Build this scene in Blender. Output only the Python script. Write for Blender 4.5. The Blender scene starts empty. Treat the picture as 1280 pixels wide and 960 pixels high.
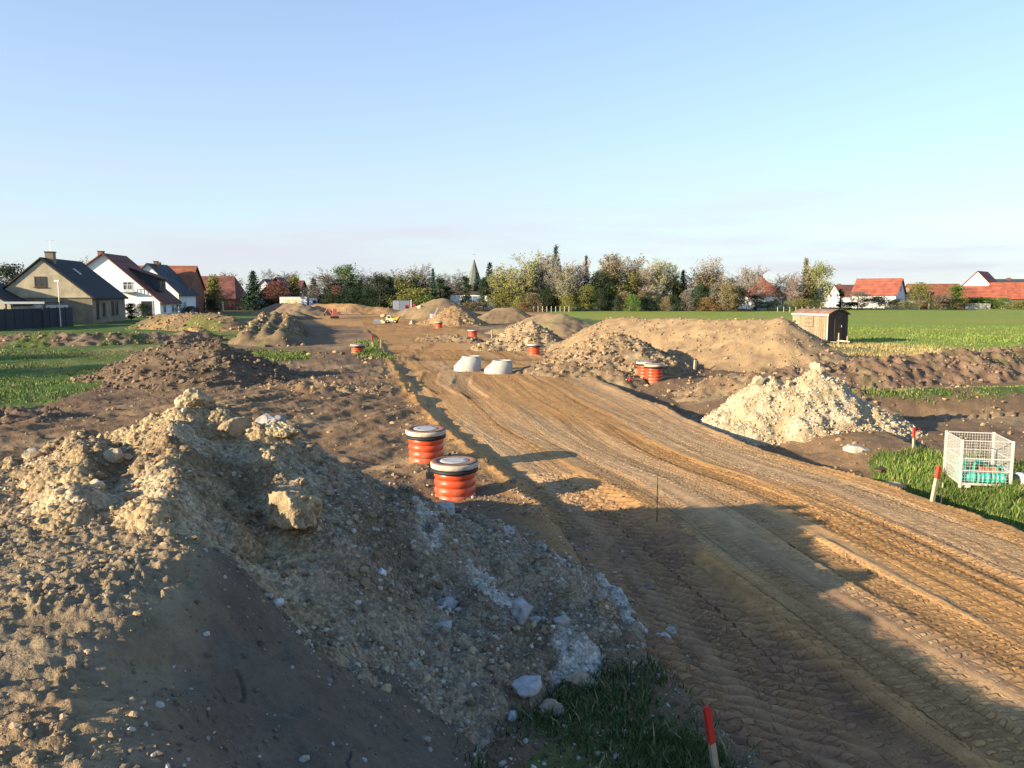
import bpy, math, random
import numpy as np
from math import radians, sin, cos, pi
from mathutils import Vector, Matrix

C = bpy.context.scene.collection
scn = bpy.context.scene

# ------------------------------------------------------------------ camera
PITCH = radians(6.447); HC = 3.4
cam_d = bpy.data.cameras.new('camera'); cam = bpy.data.objects.new('camera', cam_d); C.objects.link(cam)
cam.location = (0, 0, HC); cam.rotation_euler = (pi/2 - PITCH, 0, 0)
cam_d.sensor_width = 36; cam_d.lens = 28.125; cam_d.clip_start = .05; cam_d.clip_end = 6000
scn.camera = cam

# ------------------------------------------------------------------ sky, sun, exposure
SUN_EL = radians(14.8); SUN_DIR = Vector((-.875, -.485, 0)).normalized()   # towards the sun, in plan
w = bpy.data.worlds.new('World'); scn.world = w; w.use_nodes = True
nt = w.node_tree; nt.nodes.clear()
out = nt.nodes.new('ShaderNodeOutputWorld'); bg = nt.nodes.new('ShaderNodeBackground')
sky = nt.nodes.new('ShaderNodeTexSky'); sky.sky_type = 'NISHITA'; sky.sun_disc = False
sky.sun_elevation = SUN_EL; sky.sun_rotation = math.atan2(SUN_DIR.x, SUN_DIR.y)
sky.altitude = 60; sky.air_density = 1.0; sky.dust_density = .6; sky.ozone_density = 1.6
bg.inputs['Strength'].default_value = .108
tc = nt.nodes.new('ShaderNodeTexCoord')
sep = nt.nodes.new('ShaderNodeSeparateXYZ'); nt.links.new(tc.outputs['Generated'], sep.inputs[0])
mp = nt.nodes.new('ShaderNodeMapping'); mp.inputs['Scale'].default_value = (1.2, 1.2, 11)
nt.links.new(tc.outputs['Generated'], mp.inputs[0])
cn = nt.nodes.new('ShaderNodeTexNoise'); cn.inputs['Scale'].default_value = 1.7; cn.inputs['Detail'].default_value = 7; cn.inputs['Roughness'].default_value = .55
nt.links.new(mp.outputs[0], cn.inputs['Vector'])
cr = nt.nodes.new('ShaderNodeMapRange'); cr.inputs[1].default_value = .38; cr.inputs[2].default_value = .72
nt.links.new(cn.outputs[0], cr.inputs[0])
band = nt.nodes.new('ShaderNodeMapRange'); band.interpolation_type = 'SMOOTHSTEP'      # thin veil of cloud low over the horizon, all round
band.inputs[1].default_value = .20; band.inputs[2].default_value = .04
nt.links.new(sep.outputs[2], band.inputs[0])
mul = nt.nodes.new('ShaderNodeMath'); mul.operation = 'MULTIPLY'
nt.links.new(cr.outputs[0], mul.inputs[0]); nt.links.new(band.outputs[0], mul.inputs[1])
veil = nt.nodes.new('ShaderNodeMapRange'); veil.interpolation_type = 'SMOOTHSTEP'
veil.inputs[1].default_value = .75; veil.inputs[2].default_value = -.05; veil.inputs[3].default_value = 0.0; veil.inputs[4].default_value = .56
nt.links.new(sep.outputs[2], veil.inputs[0])
mx = nt.nodes.new('ShaderNodeMath'); mx.operation = 'MULTIPLY_ADD'; mx.use_clamp = True
mx.inputs[1].default_value = .6
nt.links.new(mul.outputs[0], mx.inputs[0]); nt.links.new(veil.outputs[0], mx.inputs[2])
mix = nt.nodes.new('ShaderNodeMix'); mix.data_type = 'RGBA'
mix.inputs[7].default_value = (2.95, 3.05, 3.4, 1)
hsv = nt.nodes.new('ShaderNodeMix'); hsv.data_type = 'RGBA'; hsv.blend_type = 'MULTIPLY'; hsv.inputs[0].default_value = 1
hsv.inputs[7].default_value = (.78, .97, 1.17, 1)
nt.links.new(sky.outputs[0], hsv.inputs[6])
nt.links.new(mx.outputs[0], mix.inputs[0]); nt.links.new(hsv.outputs[2], mix.inputs[6]); nt.links.new(mix.outputs[2], bg.inputs[0])
nt.links.new(bg.outputs[0], out.inputs[0])

sd = bpy.data.lights.new('sun', 'SUN'); sd.energy = 5.0; sd.angle = radians(.53); sd.color = (1, .82, .58)
so = bpy.data.objects.new('sun', sd); C.objects.link(so)
sv = Vector((SUN_DIR.x*cos(SUN_EL), SUN_DIR.y*cos(SUN_EL), sin(SUN_EL)))
so.rotation_euler = sv.to_track_quat('Z', 'Y').to_euler(); so.location = (-40, -40, 40)
scn.view_settings.view_transform = 'Standard'; scn.view_settings.look = 'None'
scn.view_settings.exposure = 1.28; scn.view_settings.gamma = 1

# ------------------------------------------------------------------ numeric helpers
RS = np.random.RandomState(7); random.seed(7)
def G(u, v, z=0.0):                      # where the ray through photo pixel (u, v) meets height z
    a = (u-640)/1000; b = (480-v)/1000
    dy = cos(PITCH)+b*sin(PITCH); dz = -sin(PITCH)+b*cos(PITCH)
    t = (z-HC)/dz
    return a*t, dy*t
def AT(u, v, Y):                         # the point of that ray at distance Y
    a = (u-640)/1000; b = (480-v)/1000
    dy = cos(PITCH)+b*sin(PITCH); dz = -sin(PITCH)+b*cos(PITCH)
    t = Y/dy
    return a*t, Y, HC+dz*t
def sstep(x, a, b):
    t = np.clip((x-a)/(b-a), 0, 1); return t*t*(3-2*t)
def _h(ix, iy, seed):
    n = (ix.astype(np.int64)*374761393 + iy.astype(np.int64)*668265263 + seed*974711) & 0xffffffff
    n = ((n ^ (n >> 13))*1274126177) & 0xffffffff
    n = ((n ^ (n >> 16))*2246822519) & 0xffffffff
    return ((n ^ (n >> 15)) & 0xffffff)/float(0xffffff)
def vn(x, y, seed=0):
    x = np.asarray(x, float); y = np.asarray(y, float)
    ix = np.floor(x); iy = np.floor(y); fx = x-ix; fy = y-iy
    fx = fx*fx*(3-2*fx); fy = fy*fy*(3-2*fy)
    a = _h(ix, iy, seed); b = _h(ix+1, iy, seed); c = _h(ix, iy+1, seed); d = _h(ix+1, iy+1, seed)
    return ((a*(1-fx)+b*fx)*(1-fy)+(c*(1-fx)+d*fx)*fy)*2-1
def fbm(x, y, o=4, seed=0, g=.5):
    s = 0; a = 1; t = 0
    ca, sa = cos(.6), sin(.6)
    for i in range(o):
        s = s+a*vn(x, y, seed+i*17); t += a; a *= g
        x, y = (x*ca-y*sa)*2.03+3.1, (x*sa+y*ca)*2.03-1.7
    return s/t
def worley(x, y, seed=0):                # (distance to nearest cell point, id of that cell)
    ix = np.floor(x); iy = np.floor(y)
    best = np.full(np.shape(x), 9.0); bid = np.zeros(np.shape(x))
    for i in (-1, 0, 1):
        for j in (-1, 0, 1):
            cx = ix+i; cy = iy+j
            px = cx+_h(cx, cy, seed); py = cy+_h(cx, cy, seed+5)
            d = np.hypot(x-px, y-py); m = d < best
            best = np.where(m, d, best); bid = np.where(m, _h(cx, cy, seed+9), bid)
    return best, bid
def in_poly(x, y, P):
    P = np.asarray(P, float); r = np.zeros(np.shape(x), bool); n = len(P)
    for i in range(n):
        x0, y0 = P[i]; x1, y1 = P[(i+1) % n]
        if y0 == y1: continue
        c = ((y0 > y) != (y1 > y)) & (x < (x1-x0)*(y-y0)/(y1-y0)+x0)
        r ^= c
    return r
def seg_dist(x, y, P):                   # distance to a polyline, and position along it in metres, and signed side
    best = np.full(np.shape(x), 1e9); along = np.zeros(np.shape(x)); side = np.zeros(np.shape(x)); L = 0
    for (x0, y0), (x1, y1) in zip(P[:-1], P[1:]):
        dx, dy = x1-x0, y1-y0; l = math.hypot(dx, dy)
        t = np.clip(((x-x0)*dx+(y-y0)*dy)/(l*l), 0, 1)
        qx = x-(x0+t*dx); qy = y-(y0+t*dy); d = np.hypot(qx, qy); m = d < best
        best = np.where(m, d, best); along = np.where(m, L+t*l, along)
        side = np.where(m, np.sign(dx*qy-dy*qx), side); L += l
    return best, along, side

# ------------------------------------------------------------------ mesh / object helpers
def np_mesh(name, V, F, col=None, smooth=True, trk=None):
    V = np.asarray(V, np.float32); F = np.asarray(F, np.int32); k = F.shape[1]
    me = bpy.data.meshes.new(name)
    me.vertices.add(len(V)); me.vertices.foreach_set('co', V.ravel())
    me.loops.add(F.size); me.loops.foreach_set('vertex_index', F.ravel())
    me.polygons.add(len(F)); me.polygons.foreach_set('loop_start', np.arange(0, F.size, k, dtype=np.int32))
    me.polygons.foreach_set('use_smooth', np.full(len(F), smooth))
    if col is not None:
        a = me.color_attributes.new('Col', 'FLOAT_COLOR', 'POINT')
        c4 = np.ones((len(V), 4), np.float32); c4[:, :3] = np.clip(col, 0.004, .9); a.data.foreach_set('color', c4.ravel())
    if trk is not None:
        a = me.color_attributes.new('Trk', 'FLOAT_COLOR', 'POINT')
        c4 = np.ones((len(V), 4), np.float32); c4[:, :3] = trk; a.data.foreach_set('color', c4.ravel())
    me.update(calc_edges=True); me.validate()
    return me
def link(name, me, mat, parent=None, kind=None, label=None, cat=None, group=None):
    o = bpy.data.objects.new(name, me); C.objects.link(o)
    if me is not None and mat is not None:
        if len(me.materials) == 0: me.materials.append(mat)
    if parent: o.parent = parent
    return tag(o, label, cat, group, kind)
def tag(o, label=None, cat=None, group=None, kind=None):
    if label: o['label'] = label
    if cat: o['category'] = cat
    if group: o['group'] = group
    if kind: o['kind'] = kind
    return o
def empty(name, loc, rz=0, label=None, cat=None, group=None):
    o = bpy.data.objects.new(name, None); C.objects.link(o); o.location = loc; o.rotation_euler = (0, 0, rz); o.empty_display_size = .2
    return tag(o, label, cat, group)
def copy_tree(o, parent=None):
    c = o.copy(); C.objects.link(c); c.parent = parent
    for ch in list(o.children): copy_tree(ch, c)
    return c
class MB:
    def __init__(s): s.v = []; s.f = []
    def add(s, vs, fs):
        n = len(s.v); s.v += [tuple(p) for p in vs]; s.f += [tuple(i+n for i in f) for f in fs]; return s
    def box(s, x0, x1, y0, y1, z0, z1, M=None):
        vs = [Vector(p) for p in ((x0,y0,z0),(x1,y0,z0),(x1,y1,z0),(x0,y1,z0),(x0,y0,z1),(x1,y0,z1),(x1,y1,z1),(x0,y1,z1))]
        if M: vs = [M @ p for p in vs]
        return s.add(vs, [(3,2,1,0),(4,5,6,7),(0,1,5,4),(1,2,6,5),(2,3,7,6),(3,0,4,7)])
    def bar(s, p, q, r, n=6, r2=None):
        p = Vector(p); q = Vector(q); d = (q-p).normalized(); r2 = r if r2 is None else r2
        a = d.orthogonal().normalized(); b = d.cross(a)
        vs = [p+(a*cos(2*pi*i/n)+b*sin(2*pi*i/n))*r for i in range(n)]+[q+(a*cos(2*pi*i/n)+b*sin(2*pi*i/n))*r2 for i in range(n)]
        fs = [(i, (i+1) % n, n+(i+1) % n, n+i) for i in range(n)]+[tuple(range(n-1, -1, -1)), tuple(range(n, 2*n))]
        return s.add(vs, fs)
    def prism(s, prof, y0, y1):            # profile in x,z extruded along y
        n = len(prof)
        vs = [(x, y0, z) for x, z in prof]+[(x, y1, z) for x, z in prof]
        fs = [(i, (i+1) % n, n+(i+1) % n, n+i) for i in range(n)]+[tuple(range(n-1, -1, -1)), tuple(range(n, 2*n))]
        return s.add(vs, fs)
    def lathe(s, prof, n=32, cx=None, cap=True):   # (r, z) rings; cx = sideways offset per ring
        base = len(s.v)
        for k, (r, z) in enumerate(prof):
            ox = cx[k] if cx else 0
            s.v += [(ox+r*cos(2*pi*i/n), r*sin(2*pi*i/n), z) for i in range(n)]
        for k in range(len(prof)-1):
            for i in range(n):
                j = (i+1) % n
                s.f.append((base+k*n+i, base+k*n+j, base+(k+1)*n+j, base+(k+1)*n+i))
        if cap:
            s.f.append(tuple(base+i for i in range(n-1, -1, -1))); s.f.append(tuple(base+(len(prof)-1)*n+i for i in range(n)))
        return s
    def mesh(s, name, smooth=False):
        me = bpy.data.meshes.new(name); me.from_pydata(s.v, [], s.f); me.update()
        if smooth:
            me.polygons.foreach_set('use_smooth', [len(p.vertices) == 4 for p in me.polygons])
        return me
    def part(s, name, mat, parent=None, smooth=False, **kw):
        return link(name, s.mesh(name, smooth), mat, parent, **kw)

# ------------------------------------------------------------------ materials
def node_mat(name):
    m = bpy.data.materials.new(name); m.use_nodes = True
    return m, m.node_tree, m.node_tree.nodes['Principled BSDF']
def mat(name, col, rough=.6, metal=0, var=.12, scale=8, bump=0, spec=.3, randobj=0):
    m, t, b = node_mat(name)
    b.inputs['Roughness'].default_value = rough; b.inputs['Metallic'].default_value = metal; b.inputs['Specular IOR Level'].default_value = spec
    tcn = t.nodes.new('ShaderNodeTexCoord'); n = t.nodes.new('ShaderNodeTexNoise'); n.inputs['Scale'].default_value = scale; n.inputs['Detail'].default_value = 5
    t.links.new(tcn.outputs['Object'], n.inputs['Vector'])
    mr = t.nodes.new('ShaderNodeMapRange'); mr.inputs[1].default_value = .3; mr.inputs[2].default_value = .7
    mr.inputs[3].default_value = 1-var; mr.inputs[4].default_value = 1+var; t.links.new(n.outputs[0], mr.inputs[0])
    val = mr.outputs[0]
    if randobj:
        oi = t.nodes.new('ShaderNodeObjectInfo'); r2 = t.nodes.new('ShaderNodeMapRange'); r2.inputs[3].default_value = 1-randobj; r2.inputs[4].default_value = 1+randobj
        t.links.new(oi.outputs['Random'], r2.inputs[0]); mm = t.nodes.new('ShaderNodeMath'); mm.operation = 'MULTIPLY'
        t.links.new(val, mm.inputs[0]); t.links.new(r2.outputs[0], mm.inputs[1]); val = mm.outputs[0]
    vm = t.nodes.new('ShaderNodeVectorMath'); vm.operation = 'SCALE'; vm.inputs[0].default_value = col[:3]; t.links.new(val, vm.inputs['Scale'])
    t.links.new(vm.outputs[0], b.inputs['Base Color'])
    if bump:
        bp = t.nodes.new('ShaderNodeBump'); bp.inputs['Strength'].default_value = bump; bp.inputs['Distance'].default_value = .02
        t.links.new(n.outputs[0], bp.inputs['Height']); t.links.new(bp.outputs[0], b.inputs['Normal'])
    return m
def vmat(name, rough=.95, s1=3., s2=22., var=.25, bump=.6, dist=.03, spec=.15):   # albedo from the Col attribute, mottled, with fine relief
    m, t, b = node_mat(name)
    b.inputs['Roughness'].default_value = rough; b.inputs['Specular IOR Level'].default_value = spec
    at = t.nodes.new('ShaderNodeAttribute'); at.attribute_name = 'Col'
    tcn = t.nodes.new('ShaderNodeTexCoord')
    n1 = t.nodes.new('ShaderNodeTexNoise'); n1.inputs['Scale'].default_value = s1; n1.inputs['Detail'].default_value = 6; n1.inputs['Roughness'].default_value = .65
    n2 = t.nodes.new('ShaderNodeTexNoise'); n2.inputs['Scale'].default_value = s2; n2.inputs['Detail'].default_value = 5; n2.inputs['Roughness'].default_value = .7
    t.links.new(tcn.outputs['Object'], n1.inputs['Vector']); t.links.new(tcn.outputs['Object'], n2.inputs['Vector'])
    a = t.nodes.new('ShaderNodeMath'); a.operation = 'ADD'; t.links.new(n1.outputs[0], a.inputs[0]); t.links.new(n2.outputs[0], a.inputs[1])
    mr = t.nodes.new('ShaderNodeMapRange'); mr.inputs[1].default_value = .7; mr.inputs[2].default_value = 1.3
    mr.inputs[3].default_value = 1-var; mr.inputs[4].default_value = 1+var; t.links.new(a.outputs[0], mr.inputs[0])
    vm = t.nodes.new('ShaderNodeVectorMath'); vm.operation = 'SCALE'; t.links.new(at.outputs['Color'], vm.inputs[0]); t.links.new(mr.outputs[0], vm.inputs['Scale'])
    t.links.new(vm.outputs[0], b.inputs['Base Color'])
    if bump:
        bp = t.nodes.new('ShaderNodeBump'); bp.inputs['Strength'].default_value = bump; bp.inputs['Distance'].default_value = dist
        t.links.new(a.outputs[0], bp.inputs['Height']); t.links.new(bp.outputs[0], b.inputs['Normal'])
    return m
M_soil = vmat('soil', s1=2.5, s2=19, var=.28, bump=.8, dist=.035)
M_sand = vmat('road_sand', s1=5, s2=48, var=.26, bump=.7, dist=.02)
def tread_nodes(m):                       # tyre lugs as fine relief along every wheel track, pale tops, damp hollows; colour also carries the lug shading
    t = m.node_tree; b = t.nodes['Principled BSDF']; N = t.nodes.new; L_ = t.links.new
    at = N('ShaderNodeAttribute'); at.attribute_name = 'Trk'; sp = N('ShaderNodeSeparateXYZ'); L_(at.outputs['Vector'], sp.inputs[0])
    def M(op, a, b_=None, c=None):
        n = N('ShaderNodeMath'); n.operation = op
        for k, v in enumerate((a, b_, c)):
            if v is None: continue
            if isinstance(v, (int, float)): n.inputs[k].default_value = v
            else: L_(v, n.inputs[k])
        return n.outputs[0]
    tcn = N('ShaderNodeTexCoord'); nz = N('ShaderNodeTexNoise'); nz.inputs['Scale'].default_value = 9; nz.inputs['Detail'].default_value = 4; L_(tcn.outputs['Object'], nz.inputs['Vector'])
    ph = M('FRACT', M('ADD', M('MULTIPLY_ADD', sp.outputs[1], 1.5, sp.outputs[0]), M('MULTIPLY', nz.outputs[0], .7)))
    mr = N('ShaderNodeMapRange'); mr.interpolation_type = 'SMOOTHSTEP'; mr.inputs[1].default_value = .32; mr.inputs[2].default_value = .17; L_(M('ABSOLUTE', M('SUBTRACT', ph, .5)), mr.inputs[0])
    nb = N('ShaderNodeTexNoise'); nb.inputs['Scale'].default_value = 4.5; nb.inputs['Detail'].default_value = 5; nb.inputs['Roughness'].default_value = .65; L_(tcn.outputs['Object'], nb.inputs['Vector'])
    br = N('ShaderNodeMapRange'); br.inputs[1].default_value = .30; br.inputs[2].default_value = .50; L_(nb.outputs[0], br.inputs[0]); msk = M('MULTIPLY', br.outputs[0], sp.outputs[2])
    acr = M('ABSOLUTE', M('SUBTRACT', M('FRACT', M('MULTIPLY_ADD', sp.outputs[1], 7.5, M('MULTIPLY', nz.outputs[0], .8))), .5))
    ac = N('ShaderNodeMapRange'); ac.interpolation_type = 'SMOOTHSTEP'; ac.inputs[1].default_value = .46; ac.inputs[2].default_value = .30; L_(acr, ac.inputs[0])
    lugs = M('MULTIPLY', mr.outputs[0], ac.outputs[0]); h = M('MULTIPLY', lugs, msk)
    bp = N('ShaderNodeBump'); bp.inputs['Strength'].default_value = 1; bp.inputs['Distance'].default_value = .036; L_(h, bp.inputs['Height'])
    b0 = b.inputs['Normal'].links[0].from_node; L_(b0.outputs[0], bp.inputs['Normal']); L_(bp.outputs[0], b.inputs['Normal'])
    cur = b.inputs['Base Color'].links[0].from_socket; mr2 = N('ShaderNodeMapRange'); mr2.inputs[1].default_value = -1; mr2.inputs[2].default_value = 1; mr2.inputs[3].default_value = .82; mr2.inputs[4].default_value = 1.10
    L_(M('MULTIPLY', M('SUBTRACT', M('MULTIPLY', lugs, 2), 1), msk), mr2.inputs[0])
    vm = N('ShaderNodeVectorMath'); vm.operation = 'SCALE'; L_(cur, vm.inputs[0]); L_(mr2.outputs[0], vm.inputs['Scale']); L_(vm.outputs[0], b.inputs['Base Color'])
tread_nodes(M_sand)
M_field = vmat('field_soil', s1=1.2, s2=9, var=.25, bump=.8, dist=.08)
M_stone = vmat('stone', s1=9, s2=45, var=.18, bump=.5, dist=.012)
def rubble_mat():
    m = vmat('rubble', s1=6, s2=30, var=.25, bump=.6, dist=.02); t = m.node_tree; b = t.nodes['Principled BSDF']
    tcn = t.nodes.new('ShaderNodeTexCoord'); vo = t.nodes.new('ShaderNodeTexVoronoi'); vo.inputs['Scale'].default_value = 26; vo2 = t.nodes.new('ShaderNodeTexVoronoi'); vo2.inputs['Scale'].default_value = 55
    old = b.inputs['Base Color'].links[0].from_socket; cur = old; hs = []
    for v_, lo, hi in ((vo, .68, 1.32), (vo2, .8, 1.22)):
        t.links.new(tcn.outputs['Object'], v_.inputs['Vector']); sp = t.nodes.new('ShaderNodeSeparateColor'); t.links.new(v_.outputs['Color'], sp.inputs[0])
        mr = t.nodes.new('ShaderNodeMapRange'); mr.inputs[3].default_value = lo; mr.inputs[4].default_value = hi; t.links.new(sp.outputs[0], mr.inputs[0])
        vm = t.nodes.new('ShaderNodeVectorMath'); vm.operation = 'SCALE'; t.links.new(cur, vm.inputs[0]); t.links.new(mr.outputs[0], vm.inputs['Scale']); cur = vm.outputs[0]
    t.links.new(cur, b.inputs['Base Color'])
    bp = t.nodes.new('ShaderNodeBump'); bp.invert = True; bp.inputs['Strength'].default_value = 1; bp.inputs['Distance'].default_value = .02; t.links.new(vo.outputs['Distance'], bp.inputs['Height'])
    b0 = b.inputs['Normal'].links[0].from_node; t.links.new(b0.outputs[0], bp.inputs['Normal']); t.links.new(bp.outputs[0], b.inputs['Normal'])
    return m
M_rubble = rubble_mat()
M_grass = vmat('grass', rough=.7, s1=2, s2=9, var=.2, bump=0, spec=.25)

# ------------------------------------------------------------------ terrain
RL = [(.6,-20),(1.9,0),(2.05,3.5),(1.85,5.42),(1.57,6.2),(1.26,7.57),(.97,9.37),(.56,12.23),(.0,14.39),(-.67,16.58),(-1.75,20.11),(-2.85,24.57),(-4.03,30.09),(-5.15,35.86),(-6.18,41.1),(-8.42,52.59),(-12.69,71.36),(-19.5,104),(-21,118)]
RR = [(9.6,-20),(9.0,0),(8.3,6),(7.35,11.17),(6.9,12.96),(6.46,14.39),(5.78,15.78),(5.18,18.23),(4.7,22.12),(4.01,26.52),(3.26,32.41),(1.69,42.13),(-.0,52.59),(-2.58,64.59),(-7.2,90.24),(-10.5,104),(-13,118)]
RLx, RLy = zip(*RL); RRx, RRy = zip(*RR)
def xL(y): return np.interp(y, RLy, RLx)
def xR(y): return np.interp(y, RRy, RRx)
CRy = [-20, 0, 2.6, 4.9, 6.5, 9, 14]; CRx = [-.7, -1.05, -1.38, -2.0, -2.7, -3.7, -5.2]
FIELD = [(7.0,126),(12,98),(22.0,55.5),(30.5,48),(60,33),(140,20),(420,60),(420,185),(120,178),(30,168),(7,163)]
TRK = []          # tyre tracks: polyline, half width, depth, lug pitch
def addtrack(P, hw=.27, d=.03, pitch=.21, lug=.026): TRK.append(([G(u, v) for u, v in P] if P[0][1] > 150 else P, hw, d, pitch, lug))
addtrack([(985,668),(1062,708),(1160,760),(1290,822)], .24, .035, .15, .014)
addtrack([(1000,610),(1100,660),(1200,706),(1300,748)], .27, .02, .15, .012)
addtrack([(760,535),(880,590),(1010,640),(1150,700),(1300,770)], .26, .014, .14, .012)
addtrack([(940,722),(1040,790),(1150,862),(1290,950)], .28, .02, .15, .012)
for t0, dd in ((.05,.008),(.13,.008),(.21,.01),(.29,.014),(.365,.006),(.44,.008),(.515,.014),(.59,.006),(.665,.012),(.74,.014),(.815,.008),(.885,.010),(.955,.005)):
    P = [(float(xL(y)+(xR(y)-xL(y))*(t0+.022*sin(y*.23+t0*40)+.012*sin(y*.71+t0*9))), float(y)) for y in np.concatenate([np.arange(1.5, 24, 1.0), np.arange(24, 50, 2.0)])]
    TRK.append((P, .22+.04*sin(t0*50), dd, .135+.025*sin(t0*33), .009))
addtrack([(505,500),(498,478),(520,462),(560,455),(620,452)], .3, .05, .3, .0)
addtrack([(560,495),(535,480),(540,466),(580,458),(640,452)], .3, .05, .3, .0)
addtrack([(600,500),(575,484),(580,470)], .3, .05, .3, .0)
addtrack([(250,522),(330,508),(400,494),(470,478),(500,466)], .35, .13, .35, .02)
addtrack([(250,548),(330,525),(420,505),(500,486)], .35, .12, .35, .02)
addtrack([(110,528),(200,520),(300,512),(380,500)], .3, .1, .3, .0)

def bank(x, y):
    top = 1.70*(1-sstep(y, 6.8, 14.5)) + .05
    d = (x-np.interp(y, CRy, CRx))*.93
    dd = d+.35*fbm(x*1.4, y*1.4, 3, 51)*sstep(np.abs(d), 2.0, .3)
    k = .12; soft = k*np.logaddexp(0, dd/k)
    return top - .86*soft
def H(x, y, det=True):
    x = np.asarray(x, float); y = np.asarray(y, float)
    r = np.hypot(x, y); L = xL(y); R = xR(y); road = (x > L) & (x < R) & (y < 116)
    z = .06*fbm(x*.12, y*.12, 3, 1)
    # left of the road a little higher, right verge dug out
    dl = L-x; dr = x-R
    z = z+.13*sstep(dl+.1*fbm(y*1.3, y*0+5, 3, 40), -.05, .22)*sstep(y, 120, 60)
    dig = sstep(y, 9, 13)*(1-sstep(y, 28, 36))
    z = z-(.42+.16*fbm(x*.9, y*.9, 3, 92))*dig*sstep(dr, .0, .3+.012*y)*(1-.75*sstep(dr, 1.6, 3.4)) + .075*np.exp(-((dr+.05+.12*fbm(y*1.1, y*0, 3, 38))/.3)**2)*sstep(y, 3, 9)*(.6+.5*fbm(y*.7, y*0+3, 3, 39))*(1-sstep(y, 40, 60))
    z = z+.07*np.exp(-((dl-.05)/.2)**2)*sstep(y, 9.5, 13)*(1-sstep(y, 34, 60))
    # berm of spoil on the right with the trench in front of it
    d, al, sd = seg_dist(x, y, [(10.2,30.5),(14,31.8),(19,33.5),(25,36.5),(40,42)])
    d, al, sd = seg_dist(x, y, [(8.8,23.6),(12,25.2),(16,25.6),(30,27)])
    z = z-.42*np.exp(-(d/.8)**2) 
    d, al, sd = seg_dist(x, y, [(9.2,26.2),(13,27.2),(17.5,28.2),(32,30)])
    z = z+.22*np.exp(-(d/.9)**2)
    z = z-.22*in_poly(x, y, [(9.2,16.8),(40,14),(40,26),(10,24.5)])*sstep(y, 15, 18)
    # left: grass flat with an old ditch, spoil rows, cut pit
    z = z-.12*sstep(x, -15, -19)*sstep(y, 24, 30)*(1-sstep(y, 41.5, 44.5))
    d, al, sd = seg_dist(x, y, [(-52,55),(-34,50.5),(-26,52.5),(-20,58)])
    d, al, sd = seg_dist(x, y, [(-17,20.2),(-12.5,21.3)])
    d, al, sd = seg_dist(x, y, [(-13.5,54),(-13,44),(-11,36)])
    z = z-.35*np.exp(-(d/1.6)**2)
    z = z-.15*np.exp(-((y-42.0-.02*(x+3))/.5)**2)*((x > L-.5) & (x < R))
    if not det: return np.maximum(z, bank(x, y))
    near = 1-sstep(r, 26, 60)
    # soil roughness off the road
    off = np.where(road, 0., 1.)
    fld = in_poly(x, y, FIELD)
    rough = off*np.where(fld, .25, 1.)
    z = z+rough*(.06*fbm(x*.9, y*.9, 4, 21)+.05*near*fbm(x*3.3, y*3.3, 4, 22))
    ca, sa = .42, .90                     # old wheel ruts and drag marks in the mud left of the road
    mud = in_poly(x, y, [(-12,14),(-1.5,14),(-2.5,24),(-4.5,33),(-6.5,42),(-13,36),(-9,29),(-14,24)])
    z = z+np.where(mud, .16*fbm((x*sa-y*ca)*1.7, (x*ca+y*sa)*.28, 4, 23)+.07*np.maximum(0, fbm(x*1.6, y*1.6, 3, 24)), 0)
    # road: gentle waves along the tracks, tyre lugs and squeezed up ridges
    t = (x-L)/np.maximum(R-L, .1)
    lane = fbm(t*13+.3*fbm(t*3, y*.15, 2, 31), y*.09, 3, 30)
    z = z+np.where(road, .010*lane*(1-.5*sstep(y, 14, 30))+.010*fbm(x*5, y*5, 3, 32)*near+.02*fbm(t*26, y*.13, 3, 37)*near, 0)
    dk = road & (y < 15)
    z = z-np.where(dk, .10*sstep(t, .26+.03*fbm(y*.8, y*0, 2, 33), .20)*sstep(y, 15, 12), 0)
    z = z+np.where(dk, (.012*fbm(t*5, y*6.5, 3, 34)+.032*sstep(np.sin(2*pi*(y+.6*x+.15*fbm(x*2, y*.8, 2, 47))/.19), -.3, .7)*sstep(fbm(x*1.3, y*.5, 2, 55), -.5, .1))*sstep(t, .3, .22), 0)
    lf = 1-sstep(r, 26, 36)
    for P, hw, dep, pitch, lug in TRK:
        xs = [p[0] for p in P]; ys = [p[1] for p in P]
        m = (x > min(xs)-1) & (x < max(xs)+1) & (y > min(ys)-1) & (y < max(ys)+1)
        if not m.any(): continue
        xm = x[m]; ym = y[m]
        d, al, sd = seg_dist(xm, ym, P)
        q = sstep(d, hw+.06, hw-.04)
        wear = np.clip(.75+.75*fbm(al*.5+hw*40, d*2, 2, 35), .15, 1.15)
        fade = sstep(al, 0, .5)
        ph = (al/pitch + np.abs(d)*1.5+.35) % 1.0
        bars = sstep(np.abs(ph-.5), .30, .18)
        far_ = 1-.5*sstep(ym, 16, 30)
        dz = ((-dep*q + lug*q*bars*lf[m])*wear + dep*.6*np.exp(-((d-hw-.08)/.07)**2)*(.6+.7*fbm(al*1.1, d*3, 2, 36)))*far_
        z[m] = z[m]+dz*fade
    b = bank(x, y)
    bz = .022*fbm(x*3.2, y*3.2, 4, 41)
    side = x-np.interp(y, CRy, CRx)
    lump = sstep(side, .25, -.25)          # trampled clods on the flat top; the cut face is smooth
    wd, wid = worley(x*24, y*24, 3); wd2, wid2 = worley(x*12+.5*fbm(x*9, y*9, 2, 48), y*12, 4)
    edge = np.exp(-((side+.35)/.75)**2)
    patch = sstep(fbm(x*.9, y*.9, 3, 43), -.35, .35)
    rg = 1-np.abs(fbm(x*7, y*7, 5, 49, .65))*2
    bz = bz+lump*(.05*fbm(x*1.3, y*1.3, 3, 42)+(.012*patch+.012*edge)*rg+(.016*patch+.012*edge)*np.maximum(0, 1-wd*1.5)*wid+(.022*patch+.03*edge)*np.maximum(0, 1-wd2*1.5)*wid2*sstep(wid2, .35, .6))
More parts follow.
